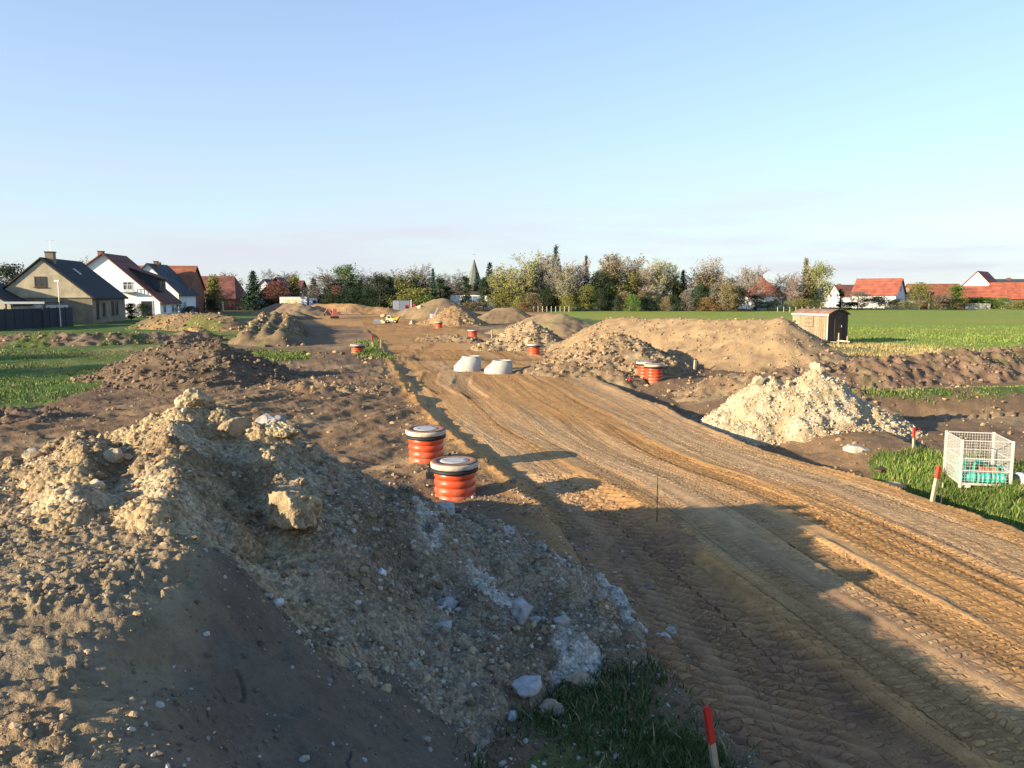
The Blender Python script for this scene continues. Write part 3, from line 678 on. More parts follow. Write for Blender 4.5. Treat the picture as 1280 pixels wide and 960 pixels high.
heap('dark_soil_heap', 'large dark brown soil heap left of the road with clods on its lit left flank', [((-14.2,31.6,1.25),(-12.9,31,1.42),.5),((-12.9,31,1.42),(-11.3,30.6,1.4),.55),((-11.3,30.6,1.38),(-9.9,31.5,.7),.42)], .085,
     soil((.15,.105,.065), (.11,.078,.05), (.24,.17,.105), .9, 331), amp=.12, fs=1.2, worl=.14, seed=330, stones=(3000, .02, .15, [(.14,.10,.065),(.17,.12,.08),(.22,.155,.10)]))
heap('flat_topped_berm', 'long flat topped earth berm running away left of the road towards the lorry', [((-17.2,52.5,1.0),(-22.5,72,1.1),.95),((-16.1,52.3,1.02),(-21.3,72,1.1),.95),((-21.3,72,1.1),(-30.7,104,.95),.9),((-15.0,52,1.0),(-20.0,72,1.1),.75),((-22.5,72,1.1),(-32,104,.9),.8),((-20.0,72,1.1),(-29.5,104,.9),.8)], .2,
     soil((.185,.135,.08), (.13,.095,.06), (.25,.18,.10), .6, 341, grass=.45), amp=.2, fs=1.2, worl=.2, seed=340, stones=(700, .06, .24, BRN), cat='berm')
heap('pointed_soil_heap', 'grey soil heap rising behind the end of the long berm near the lorry', [((-28.5,106,.95),(-29.5,110,.9),.4)], .25, soil((.17,.125,.08), (.22,.165,.1), None, .5, 351), amp=.12, fs=2, worl=.1, seed=350)
heap('turf_mound', 'low tan turf mound with an orange end before the blue container', [((-33.5,76,1.35),(-27,72.5,1.6),.6),((-27,72.5,1.6),(-25.3,71.8,1.4),.6)], .2, soil((.20,.14,.08), (.28,.185,.09), (.15,.12,.05), .5, 361, grass=.6), amp=.14, fs=1.6, worl=.12, seed=360, stones=(500, .06, .22, BRN), cat='mound')
heap('sand_heap', 'small orange sand heap on the grass behind the dark soil heap', [((-24.4,61.5,.85),(-24.2,61.5,.88),.6)], .12, soil((.42,.26,.11), (.36,.23,.11), None, .8, 371), amp=.08, fs=1, worl=.08, seed=370, stones=(160, .04, .14, [(.42,.27,.13)]))
heap('sand_heap', 'pointed orange sand heap right of the road in mid distance', [((-6.55,88,2.05),(-6.1,87.8,2.0),.62)], .14, soil((.34,.22,.105), (.28,.18,.09), (.22,.15,.085), .6, 381), amp=.12, fs=1.3, worl=.1, seed=380, stones=(300, .06, .2, BRN))
heap('soil_heap', 'brown soil heap standing behind the pointed sand heap', [((-10.8,112,2.6),(-9.4,110,2.7),.5),((-10.8,112,2.2),(-15.5,114,1.0),.45)], .2, soil((.21,.15,.085), (.26,.185,.10), None, .5, 391), amp=.14, fs=1.8, worl=.1, seed=390)
heap('soil_heap', 'dark sided low soil heap in front of the flat roofed white building', [((-1.6,97,1.7),(.4,96,1.65),.55)], .18, soil((.22,.16,.09), (.16,.115,.07), None, .5, 401), amp=.12, fs=1.6, worl=.1, seed=400)
heap('soil_heap', 'smooth rounded light brown soil heap left of the long topsoil bank', [((2.5,69,1.65),(4.2,67.5,1.7),.42)], .16, soil((.27,.195,.11), (.22,.155,.09), None, .5, 411, grass=.2), amp=.1, fs=1.6, worl=.06, seed=410)
heap('stony_heap', 'yellow brown stony heap behind the single orange shaft at mid right', [((.55,50.5,1.45),(1.3,50.3,1.5),.58),((.2,50,.9),(-1.2,49,.45),.4)], .1, soil((.38,.285,.16), (.30,.215,.12), (.48,.38,.23), .8, 421), amp=.14, fs=1.1, worl=.16, seed=420, stones=(1600, .03, .15, BRN+[(.42,.33,.2)]))
heap('soil_heap', 'flat reddish soil heap across the far end of the road', [((-34,140,1.5),(-27,137,1.7),.35),((-27,137,1.4),(-21,136,1.0),.35)], .3, soil((.36,.21,.09), (.28,.18,.095), None, .4, 431), amp=.16, fs=2, worl=.14, seed=430)
heap('soil_heap', 'brown cloddy soil heap left of the far road end by the red machine', [((-37.5,128,1.7),(-33,126,1.8),.4)], .3, soil((.22,.15,.09), (.28,.2,.12), None, .4, 441), amp=.16, fs=2, worl=.2, seed=440)
for k, (x, y, zt, lb) in enumerate([(2.4,33.6,.35,'low clod ridge in front of the tan soil heap'),(9.6,29.4,.3,'low cloddy spoil ridge right of the pair of orange shafts'),(-4.6,57,.4,'low spoil ridge along the right road edge past the concrete cones'),(9.3,28.3,.5,'rounded clod heap at the foot of the long topsoil bank'),(-6.8,27.4,.3,'low mud ridge between the dark soil heap and the road')]):
    heap('spoil_ridge', lb, [((x-1.5,y+.8,zt*.7),(x,y,zt),.4),((x,y,zt),(x+1.8,y-.9,zt*.7),.4)], .09, soil((.23,.16,.09), (.18,.12,.07), (.32,.24,.14), .9, 451+k), amp=.1, fs=.9, worl=.16, seed=450+10*k, stones=(420, .02, .11, BRN))

heap('earth_berm', 'low cloddy brown earth berm running to the right picture edge behind the limestone heap', [((10.2,30.5,.45),(14,31.8,.75),.5),((14,31.8,.75),(19,33.5,.95),.55),((19,33.5,.95),(25,36.5,.85),.55),((25,36.5,.85),(36,41,.9),.5)], .085, soil((.21,.135,.085), (.16,.105,.068), (.29,.20,.125), .8, 461, grass=.25), amp=.2, fs=1.0, worl=.16, seed=460, stones=(3200, .02, .13, [(.22,.145,.09),(.27,.19,.12),(.17,.115,.075)]), cat='berm')
heap('earth_berm', 'long low brown earth berm with grass tufts in front of the dark panel fence', [((-46,52.5,.8),(-34,49.5,.85),.5),((-34,49.5,.85),(-27,51,.8),.5),((-27,51,.8),(-21,55.5,.65),.5)], .14, soil((.23,.15,.095), (.17,.115,.075), (.30,.22,.14), .7, 471, grass=.8), amp=.2, fs=1.1, worl=.16, seed=470, stones=(1500, .03, .15, BRN), cat='berm')
heap('earth_berm', 'short cloddy brown berm at the left picture edge beyond the bank', [((-19,19.6,.5),(-15,20.6,.5),.45),((-15,20.6,.5),(-12.8,21.2,.3),.4)], .07, soil((.17,.115,.075), (.13,.09,.06), (.24,.17,.11), .9, 481), amp=.12, fs=.8, worl=.14, seed=480, stones=(1200, .015, .09, [(.17,.115,.075),(.22,.155,.10)]), cat='berm')

# clods strewn over the mud on both sides of the road, one mass nobody could count
def strew():
    rs = np.random.RandomState(77); N = 30000
    y = 13+32*rs.rand(N)**1.3; x = rs.uniform(-1, 1, N)*(10+y*.45)
    L = xL(y); R = xR(y); off = (x < L-.1) | (x > R+.15)
    okr = (x < 9+y*.28) & ~in_poly(x, y, [(-13.6,21.5),(-60,18),(-60,60),(-18.5,44),(-14.5,28)]) & ~in_poly(x, y, [(7.35,16.2),(6.95,13.9),(7.55,11.2),(40,-2),(40,13),(12,14),(9.4,17.3)])
    cl = sstep(fbm(x*.7, y*.7, 3, 501), -.2, .5)
    k = off & okr & (rs.rand(N) < .12+.45*cl); x, y = x[k], y[k]; n = len(x)
    s = (.004+.0007*y)*(5.)**(rs.rand(n)**3)
    link('clods', scatter_mesh('clods', x, y, H(x, y), s, pick(BRN+[(.20,.14,.085),(.28,.20,.12)], n, rs), rs), M_stone, kind='stuff', label='clods and stones strewn over the mud beside the dirt road', cat='soil clods')
strew()

# ------------------------------------------------------------------ grass
def blades(name, poly, n, h, cols, label, seed, clump=.5, wdt=.012, dens=None, lean=.45, cat='grass', two=True):
    rs = np.random.RandomState(seed); P = np.array(poly); mnx, mny = P.min(0); mxx, mxy = P.max(0)
    x = rs.uniform(mnx-.4, mxx+.4, n*5); y = rs.uniform(mny-.4, mxy+.4, n*5); jx = .45*fbm(x*1.3, y*1.3, 3, seed+7); jy = .45*fbm(x*1.3+50, y*1.3, 3, seed+8); k = in_poly(x+jx*.8+rs.randn(n*5)*.12, y+jy+rs.randn(n*5)*.12, poly)
    dn = sstep(fbm(x*clump, y*clump, 3, seed+1), -.5, .25)
    if dens is not None: dn = dn*dens(x, y)
    k &= rs.rand(n*5) < .08+.92*dn; i = np.where(k)[0][:n]; x, y, dn = x[i], y[i], dn[i]; m = len(x)
    z = H(x, y)-.01; hh = h*(.45+.8*rs.rand(m))*(.6+.5*dn); a = rs.uniform(0, 2*pi, m); ww = wdt*(.6+.8*rs.rand(m)); ln = lean*hh*(.3+rs.rand(m)); la = rs.uniform(0, 2*pi, m)
    dx, dy = np.cos(a)*ww, np.sin(a)*ww; lx, ly = np.cos(la)*ln, np.sin(la)*ln
    p0 = np.stack([x-dx, y-dy, z], 1); p1 = np.stack([x+dx, y+dy, z], 1)
    p2 = np.stack([x+dx*.7+lx*.35, y+dy*.7+ly*.35, z+hh*.6], 1); p3 = np.stack([x-dx*.7+lx*.35, y-dy*.7+ly*.35, z+hh*.6], 1); p4 = np.stack([x+lx, y+ly, z+hh], 1)
    V = np.stack([p0, p1, p2, p3, p4], 1).reshape(-1, 3); b = (np.arange(m)*5)[:, None]
    F = np.concatenate([b+np.array([[0, 1, 2]]), b+np.array([[0, 2, 3]]), b+np.array([[3, 2, 4]])])
    c = pick(cols, m, rs, .25); dead = (rs.rand(m) < .10)[:, None]; c = np.where(dead, np.array((.30,.24,.11))*(.6+.6*rs.rand(m, 1)), c); c = c*(.8+.45*sstep(fbm(x*.8, y*.8, 3, seed+4), -.4, .4))[:, None]; c = np.repeat(c, 5, 0)
    return link(name, np_mesh(name, V, F, c, smooth=False), M_grass, kind='stuff', label=label, cat=cat)
GR = [(.085,.15,.022),(.11,.175,.03),(.07,.12,.02),(.15,.18,.045)]
DG = [(.04,.075,.018),(.055,.10,.024),(.035,.06,.016),(.10,.12,.04)]  # grass tones darkened, the bank's shade put into the blade colour
blades('grass', [(7.75,16.6),(7.2,13.9),(7.45,12.7),(7.75,11.1),(8.6,7),(9.6,3),(16,3),(20,11),(14,14),(9.4,17.3),(8.2,17.6)], 52000, .12, GR, 'bright green grass round the wire crate at the right road edge', 601, wdt=.007)
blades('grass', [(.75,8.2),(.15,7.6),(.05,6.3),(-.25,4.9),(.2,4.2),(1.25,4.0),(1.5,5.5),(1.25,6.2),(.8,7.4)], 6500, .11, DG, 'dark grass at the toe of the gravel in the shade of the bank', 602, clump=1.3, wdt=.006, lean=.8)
blades('grass', [(-13.6,21.5),(-15,21),(-34,20),(-46,34),(-36,47),(-18.5,45),(-14.5,28)], 34000, .09, GR[:3]+[(.16,.17,.05)], 'rough green grass left of the dark soil heap', 603, clump=.35, wdt=.016)
blades('grass', [(10.2,26),(14,26.6),(22,27.8),(34,30),(34,32),(20,30),(13.5,28.6),(10,27.4)], 9000, .09, GR, 'strip of green grass along the foot of the right hand berm', 604, clump=.5, wdt=.016)
blades('grass', [(12,41),(17,36.5),(25,39.5),(40,43.5),(60,40),(60,46),(31,49),(22,56),(16,60),(9,62),(10,48)], 24000, .2, [(.36,.27,.115),(.30,.24,.10),(.17,.19,.05),(.42,.32,.15)], 'dry straw coloured grass between the berm and the green field', 605, clump=.25, wdt=.018)
blades('grass', [(-10.8,57),(-9.2,46),(-7.9,46),(-9.4,58)], 1100, .2, GR, 'green tuft beside the road before the far left orange shaft', 606, wdt=.025)
blades('grass', [(-9.2,45.5),(-7.1,39.5),(-6.3,41.5),(-7.8,46)], 900, .18, GR, 'green tuft beside the road behind the far left orange shaft', 607, wdt=.025, clump=1.5)
blades('grass', [(-15.5,47),(-12.2,39.0),(-10.5,40.5),(-11.5,46)], 2500, .12, GR, 'green patch between the dark soil heap and the flat berm', 608, wdt=.02, clump=1.2)
blades('crop_plants', [(22.0,55.5),(30.5,48),(62,34),(90,55),(60,85),(14,92)], 46000, .16, [(.125,.19,.03),(.11,.17,.025),(.15,.205,.038)], 'young green cereal plants covering the field at right', 609, clump=.2, wdt=.022, dens=lambda x, y: sstep(y, 95, 50), cat='crop')

# ------------------------------------------------------------------ sewer shafts
M_or = mat('orange_plastic', (.55,.068,.02), .38, var=.12, scale=5, spec=.45); M_rub = mat('rubber', (.02,.02,.022), .6)
M_conc = mat('concrete', (.50,.455,.36), .85, var=.2, scale=12, bump=.3); M_rust = mat('brown_ring', (.20,.10,.06), .7, var=.25, scale=10); M_cov = mat('pale_cover', (.36,.36,.35), .6, var=.2, scale=9, bump=.2)
def muddy(m):
    t = m.node_tree; b = t.nodes['Principled BSDF']; cur = b.inputs['Base Color'].links[0].from_socket
    tcn = t.nodes.new('ShaderNodeTexCoord'); sp = t.nodes.new('ShaderNodeSeparateXYZ'); t.links.new(tcn.outputs['Object'], sp.inputs[0])
    nz = t.nodes.new('ShaderNodeTexNoise'); nz.inputs['Scale'].default_value = 7; nz.inputs['Detail'].default_value = 7; nz.inputs['Roughness'].default_value = .7; t.links.new(tcn.outputs['Object'], nz.inputs['Vector'])
    a = t.nodes.new('ShaderNodeMath'); a.operation = 'MULTIPLY_ADD'; a.inputs[1].default_value = -.55; t.links.new(sp.outputs[2], a.inputs[0]); t.links.new(nz.outputs[0], a.inputs[2])
    mr = t.nodes.new('ShaderNodeMapRange'); mr.inputs[1].default_value = .40; mr.inputs[2].default_value = .62; mr.inputs[4].default_value = .8; t.links.new(a.outputs[0], mr.inputs[0])
    mx_ = t.nodes.new('ShaderNodeMix'); mx_.data_type = 'RGBA'; mx_.inputs[7].default_value = (.27, .18, .10, 1); t.links.new(mr.outputs[0], mx_.inputs[0]); t.links.new(cur, mx_.inputs[6]); t.links.new(mx_.outputs[2], b.inputs['Base Color'])
muddy(M_or)
def make_shaft(label):
    r = empty('sewer_shaft', (0, 0, 0), 0, label, 'shaft', 'orange sewer shafts along the dirt road')
    prof = [(.325, -.35)]; z = -.3
    while z < .46:
        for q in range(9):
            f = q/8; prof.append((.318+.026*max(0, sin(pi*f))**.55, z+.125*f))
        z += .128
    prof.append((.31, z))
    top = z
    MB().lathe(prof, 40).part('corrugated_pipe', M_or, r, True)
    MB().lathe([(.34, top-.03), (.385, top-.015), (.39, top+.03), (.36, top+.045)], 40).part('seal_ring', M_rub, r, True)
    MB().lathe([(.33, top+.047), (.372, top+.05), (.395, top+.065), (.398, top+.125), (.392, top+.137), (.383, top+.141)], 40).part('concrete_ring', M_conc, r, True)
    MB().lathe([(.381, top+.138), (.381, top+.152), (.372, top+.158), (.26, top+.160), (.26, top+.142)], 40, cap=False).part('iron_frame', M_rust, r, True)
    c = MB().lathe([(.245, top+.12), (.245, top+.158), (.238, top+.163), (.16, top+.166)], 40).part('cover', M_cov, r, True)
    for a in (0, pi): MB().box(.17*cos(a)-.03, .17*cos(a)+.03, -.012, .012, top+.160, top+.168).part('lifting_slot', M_rub, c)
    return r
shaft0 = make_shaft('nearest orange shaft, in front of its twin at the left road edge')
for i, (u, v, lb, dz) in enumerate([(569, 620, None, 0), (533, 574, 'orange shaft just behind the nearest one at the left road edge', .0),
        (817, 477, 'front shaft of the overlapping orange pair right of the road', .12), (807, 473, 'rear shaft of the overlapping orange pair right of the road', .12),
        (667.5, 443, 'single orange shaft at mid right in front of the stony heap', 0), (591, 422, 'orange shaft far right of the road before the pointed sand heap', 0),
        (548.5, 410, 'farthest orange shaft, at the foot of the pointed sand heap', 0), (447, 441, 'low orange shaft left of the road beside a green tuft', -.12)]):
    o = shaft0 if i == 0 else copy_tree(shaft0)
    if lb: o['label'] = lb
    x, y = GP(u, v); o.location = (x, y, hz(x, y)+dz-.02); o.rotation_euler = (random.uniform(-.02, .02), random.uniform(-.02, .02), i*.7)

# concrete cones lying on the road
M_cone = mat('pale_concrete', (.40,.385,.335), .85, var=.14, scale=4, bump=.25); M_hole_shade = mat('inside_shade', (.08,.075,.07), .9)
def cone(u, v, rz, h, label, flip):
    x, y = GP(u, v); r = empty('concrete_cone', (x, y, hz(x, y)-.02), rz, label, 'concrete cone', 'concrete shaft cones on the road')
    m = MB(); rr = [.60, .60, .585, .44, .41, .41]; zz = [0, .20*h/.62, .22*h/.62, h*.86, h*.88, h]; cc = [0, 0, .01*flip, .16*flip, .165*flip, .165*flip]
    m.lathe(list(zip(rr, zz)), 48, cc, cap=False); m.lathe([(.41, h), (.315, h+.001), (.31, h*.86), (.47, .2), (.49, .0)], 48, [.165*flip, .165*flip, .165*flip, 0, 0], cap=False)
    m.part('shell', M_cone, r, True)
    MB().lathe([(.31, h*.84), (.302, h*.85)], 32, [.165*flip]*2).part('shade_disc', M_hole_shade, r)  # dark disc closing the cone, stands for the shade inside
cone(584.5, 463, 0, .66, 'left pale concrete cone on the road, larger and stepped on its left', 1)
cone(623, 466, 0, .56, 'right whiter concrete cone on the road, lower with a slanted left side', 1)

# ------------------------------------------------------------------ stakes and rods
M_wood = mat('raw_wood', (.44,.35,.22), .75, var=.18, scale=14); M_red = mat('red_paint', (.60,.045,.03), .55, var=.12); M_steel = mat('thin_steel', (.10,.085,.07), .5, .6)
def stake(u, v, h, tilt, label, t=.025, red=.3, tape=False, wood=None, up=True):
    x, y = GP(u, v); z = hz(x, y)
    r = empty('survey_stake', (x, y, z-.12), 0, label, 'stake', 'survey stakes'); r.rotation_euler = (tilt[0], tilt[1], .4)
    H_ = h+.12
    MB().box(-t, t, -t*.8, t*.8, 0, H_*(1-red)).part('shaft', wood or M_wood, r)
    m = MB(); m.box(-t*1.06, t*1.06, -t*.86, t*.86, H_*(1-red), H_-.02); m.box(-t*.7, t*.7, -t*.5, t*.5, H_-.02, H_); m.part('red_top', M_red, r)
    if tape: MB().box(t, t+.16, -.004, .004, H_-.09, H_-.03).part('tape', M_red, r)
    return r
stake(1142, 563, .52, (0, -.04), 'upright wooden stake with red top and tape left of the wire crate', tape=True, red=.38)
stake(1164, 627, .60, (-.1, .32), 'leaning wooden stake with red top in front of the wire crate', t=.03)
stake(899, 968, .56, (.05, -.22), 'red topped stake at the bottom edge of the photo beside the road', t=.021, red=.42)
stake(868, 464, .52, (0, .06), 'short plain stake at the foot of the long topsoil bank', red=.02, t=.05)
stake(784, 482, .35, (0, .3), 'small red and pale stake leaning left of the orange pair', red=.6, t=.03)
stake(793, 466, .4, (0, .0), 'thin red stake behind the leaning one beside the orange pair', red=.75, t=.025)
stake(467, 436, .85, (0, -.08), 'red topped stake beside the far left orange shaft', t=.05, red=.4)
stake(476, 440, .75, (0, .03), 'pale stake at the road edge right of the far left shaft', t=.045, red=.02)
stake(433, 393, .9, (0, 0), 'pale stake in the brush left of the far road end', t=.08, red=.02)
stake(615, 423, .7, (0, 0), 'pale stake between the middle shafts and the stony heap', t=.05, red=.02)
stake(1048, 433, .9, (0, 0), 'thin pale post in front of the dark end of the site hut', t=.04, red=.02)
stake(1059, 431, .6, (0, 0), 'short pale post to the right of the site hut', t=.04, red=.02)
def rod(u, v, h, label, tilt=0):
    x, y = GP(u, v); r = empty('steel_rod', (x, y, hz(x, y)-.1), 0, label, 'steel rod', 'thin steel marking rods'); r.rotation_euler = (0, tilt, 0)
    MB().bar((0, 0, 0), (0, 0, h+.1), .007, 8).part('rod', M_steel, r); MB().bar((0, 0, h*.62), (0, 0, h*.75), .010, 8).part('paint_mark', M_wood, r)
rod(821, 652, .78, 'thin steel rod standing in the middle of the road'); rod(583, 489, .75, 'thin steel rod standing in front of the left concrete cone')
rod(1152, 566, .5, 'thin rod right of the upright red topped stake'); rod(1176, 630, .6, 'thin rod right of the leaning red topped stake', .03)

# ------------------------------------------------------------------ wire mesh crate with green fittings
M_galv = mat('galvanised_steel', (.62,.60,.54), .45, .35, var=.1, scale=20); M_green = mat('green_plastic', (.02,.34,.20), .38, var=.12, spec=.5)
M_teal = mat('teal_plastic', (.04,.46,.33), .35, var=.1, spec=.5); M_brown = mat('brown_plastic', (.40,.13,.06), .5)
cx, cy = GP(1199, 615); cz = hz(cx+.4, cy+.2); CR = empty('mesh_crate', (cx, cy, cz+.03), radians(-13), 'galvanised wire mesh crate with green pipe fittings standing in the grass', 'crate')
Wc, Lc, Hc_ = .86, 1.0, .86
for (px, py) in ((0, 0), (Wc, 0), (Wc, Lc), (0, Lc)):
    MB().box(px-.022, px+.022, py-.022, py+.022, -.06, Hc_+.012).part('post', M_galv, CR)
def panel(p, q, rails=(0., .30, .58, 1.), n=12):
    p = Vector(p); q = Vector(q); f = MB(); wv = MB(); up = Vector((0, 0, 1))
    for t in rails: f.bar(p+up*(.03+t*(Hc_-.04)), q+up*(.03+t*(Hc_-.04)), .012, 6)
    pr = f.part('side_frame', M_galv, CR)
    for i in range(1, n):
        a = p.lerp(q, i/n); wv.bar(a+up*.03, a+up*(Hc_-.01), .0032, 4)
    for j in range(1, 15):
        hh = up*(.03+(Hc_-.04)*j/15); wv.bar(p+hh, q+hh, .0026, 4)
    wv.part('wire_mesh', M_galv, pr, kind='stuff')
panel((0, 0, 0), (Wc, 0, 0), n=11); panel((0, Lc, 0), (Wc, Lc, 0), n=18); panel((0, 0, 0), (0, Lc, 0), n=30); panel((Wc, 0, 0), (Wc, Lc, 0), n=26)
b = MB(); b.box(.0, Wc, .0, Lc, .0, .018); b.part('base_plate', M_galv, CR)
for k in range(2): MB().box(.1+k*.5, .2+k*.5, .03, Lc-.03, -.06, -.003).part('runner', M_galv, CR)
def fitting(x, y, z, r, l, axis, label, m=M_green, rz=0):
    Mx = CR.matrix_basis; p = CR.matrix_basis @ Vector((x, y, z)) if False else Matrix.Rotation(radians(-13), 4, 'Z') @ Vector((x, y, z)) + Vector((cx, cy, cz+.03))
    e = empty('pipe_fitting', p, radians(-13)+rz, label, 'pipe fitting', 'green pipe fittings in the crate')
    prof = [(r*.8, 0), (r, .005), (r, l*.22), (r*.86, l*.24), (r*.86, l*.38), (r*.97, l*.40), (r*.97, l*.48), (r*.86, l*.5), (r*.86, l*.76), (r, l*.78), (r, l-.005), (r*.84, l), (r*.78, l*.7), (r*.78, l*.3)]
    mb = MB().lathe(prof, 24, cap=False); o = mb.part('body', m, e, True)
    if axis == 'x': o.rotation_euler = (0, pi/2, 0)
    if axis == 'y': o.rotation_euler = (pi/2, 0, 0)
    MB().lathe([(r*1.02, l*.80), (r*1.05, l*.82), (r*1.05, l*.86), (r*1.02, l*.88)], 24, cap=False).part('collar', M_teal, e, True).rotation_euler = o.rotation_euler
fitting(.06, .16, .13, .105, .24, 'x', 'teal fitting lying lower left in the crate', M_teal); fitting(.32, .15, .125, .105, .23, 'x', 'ribbed green fitting lying lower middle in the crate', M_teal)
fitting(.58, .15, .125, .105, .22, 'x', 'ribbed green fitting lying lower right in the crate', M_teal); fitting(.13, .45, .02, .11, .42, 'z', 'tall green fitting standing at the left side of the crate', M_teal)
fitting(.47, .56, .26, .125, .2, 'y', 'round green fitting on top with its mouth towards the road', M_green); fitting(.40, .32, .235, .07, .36, 'x', 'brown pipe end lying across the green fittings', M_brown, .1)
fitting(.62, .45, .20, .1, .24, 'x', 'dark green fitting behind the lower right one', M_green); fitting(.2, .72, .11, .1, .3, 'x', 'green fitting at the far side of the crate', M_green)
# pale blue pipe lying in the grass right of the crate
x, y = GP(1270, 610); r = empty('plastic_pipe', (x+.12, y+.2, hz(x, y)+.10), radians(8), 'pale blue white plastic pipe lying in the grass right of the crate', 'pipe')
MB().lathe([(.12, 0), (.125, .01), (.125, 1.5), (.105, 1.5), (.105, .02)], 28, cap=False).part('tube', mat('pale_blue_plastic', (.52,.57,.66), .4), r, True).rotation_euler = (0, pi/2, 0)
MB().lathe([(.127, .02), (.142, .03), (.142, .14), (.127, .15)], 28, cap=False).part('socket', mat('blue_socket', (.42,.48,.60), .4), r, True).rotation_euler = (0, pi/2, 0)
# flat things on the right verge
def plank(u, v, l, wd, rz, label, m, t=.03, tilt=.05):
    x, y = GP(u, v); r = empty('plank', (x, y, hz(x, y)+.03), rz, label, 'plank'); r.rotation_euler = (tilt, tilt, rz)
    MB().box(-l/2, l/2, -wd/2, wd/2, 0, t).part('board', m, r)
plank(1102, 588, .75, .16, .9, 'dark brown plank lying on the bare earth left of the crate', mat('dark_wood', (.10,.055,.035), .8))
M_slab = mat('sand_slab', (.50,.36,.2), .9, var=.2)
boulder('stone', 'flat tan sand lump at the road edge below the dark plank', 1118, 608, GP(1118, 608)[1], .28, 120, (.46,.33,.19), .35, .2, base=ICO4, cat='stone', sink=.2)
boulder('stone', 'white lump lying in the bare hollow below the limestone heap', 1068, 563, GP(1068, 563)[1], .3, 121, (.42,.38,.31), .4, .2, base=ICO4, cat='stone', sink=.2)
boulder('stone', 'tan clod lying in the tyre marks near the front orange shaft', 674, 610, GP(674, 610)[1], .10, 122, (.46,.31,.15), .7, .25, base=ICO4, cat='stone', sink=.15)

# ------------------------------------------------------------------ far small things on the site
M_white = mat('white_paint', (.62,.62,.60), .5, var=.06); M_dark = mat('dark_steel', (.03,.03,.033), .6); M_tyre = mat('tyre', (.025,.025,.026), .85)
M_glass = mat('window_glass', (.035,.042,.05), .12, var=.3, scale=3, spec=.6); M_yell = mat('yellow_paint', (.66,.36,.03), .45); M_blue = mat('blue_paint', (.03,.12,.42), .5, var=.15, scale=2)
M_silver = mat('silver_paint', (.38,.40,.43), .35, .3); M_orlet = mat('orange_print', (.75,.30,.03), .5); M_pipey = mat('yellow_print', (.78,.55,.12), .5); M_lime = mat('pale_lime_paint', (.50,.50,.27), .5)
def wheel(parent, x, y, z, r, w_=.25):
    wl = MB().lathe([(r*.6, -w_/2), (r*.95, -w_/2), (r, -w_*.35), (r, w_*.35), (r*.95, w_/2), (r*.6, w_/2)], 20).part('wheel', M_tyre, parent, True)
    wl.location = (x, y, z); wl.rotation_euler = (pi/2, 0, 0)
    MB().lathe([(r*.55, -w_*.52), (r*.5, -w_*.54), (r*.15, -w_*.50), (r*.15, w_*.5), (r*.5, w_*.54), (r*.55, w_*.52)], 14).part('rim', M_silver, wl, True)
# lorry: white box semi-trailer with an orange print, white and yellow cab, facing right
x0, Y, _ = AT(350, 389, 166.); x1 = AT(384, 389, 166.)[0]; LZ = -.35
LR = empty('lorry', (x0, Y, LZ), 0, 'white box lorry with orange lettering and white and yellow cab', 'lorry'); Lb = 7.0; SC = (x1-x0)/Lb; LR.scale = (SC, SC, SC*1.0)
bx = MB().box(0, Lb, 0, 2.5, 1.25, 3.85).part('box_body', M_white, LR)
MB().box(-.02, Lb+.02, -.03, -.005, 3.72, 3.88).part('top_rail', M_silver, bx); MB().box(-.02, Lb+.02, -.03, -.005, 1.22, 1.36).part('bottom_rail', M_silver, bx)
MB().box(.1, Lb+.4, .3, 2.2, .85, 1.22).part('chassis', M_dark, LR)
for k in range(8):                       # the print is too small to read: eight strokes as broad as its letters, and a small grey mark
    gx = .75+k*.58; m = MB(); h0, h1 = 1.95, 3.05+.12*(k % 3 == 0)
    if k % 3 == 0: m.box(gx, gx+.16, -.012, -.002, h0, h1).box(gx+.162, gx+.46, -.012, -.002, h0, h0+.2)
    elif k % 3 == 1: m.box(gx, gx+.44, -.012, -.002, h0, h0+.2).box(gx, gx+.16, -.012, -.002, h0+.202, h1-.202).box(gx, gx+.44, -.012, -.002, h1-.2, h1)
    else: m.box(gx, gx+.15, -.012, -.002, h0, h1).box(gx+.3, gx+.45, -.012, -.002, h0, h1).box(gx+.152, gx+.298, -.012, -.002, 2.4, 2.6)
    m.part('letter', M_orlet if k > 0 else M_pipey, bx)
MB().box(.5, 5.4, -.008, -.001, 3.12, 3.4).part('print_band', M_pipey, bx); MB().box(5.7, 6.1, -.012, -.002, 2.1, 2.5).part('small_mark', M_silver, bx)
cb = MB().prism([(Lb+.55, 0.9), (Lb+2.75, .9), (Lb+2.8, 1.9), (Lb+2.6, 3.35), (Lb+2.2, 3.55), (Lb+.55, 3.55)], .05, 2.45).part('cab', M_white, LR)
MB().box(Lb+.56, Lb+2.77, .03, .048, .92, 1.75).part('yellow_skirt', M_yell, cb); MB().box(Lb+1.55, Lb+2.35, .02, .048, 2.15, 2.95).part('side_window', M_glass, cb)
MB().box(Lb+2.60, Lb+2.74, .2, 2.3, 2.0, 3.0, Matrix.Translation((.06, 0, 0))).part('windscreen', M_glass, cb); MB().box(Lb+2.5, Lb+2.6, -.18, -.05, 2.2, 2.8).part('mirror', M_dark, cb)
for wx in (.9, 1.9, 2.9, Lb+.9, Lb+2.15): wheel(LR, wx, .2, .5, .5)
for wx in (.9, 1.9, 2.9, Lb+.9, Lb+2.15): wheel(LR, wx, 2.3, .5, .5)
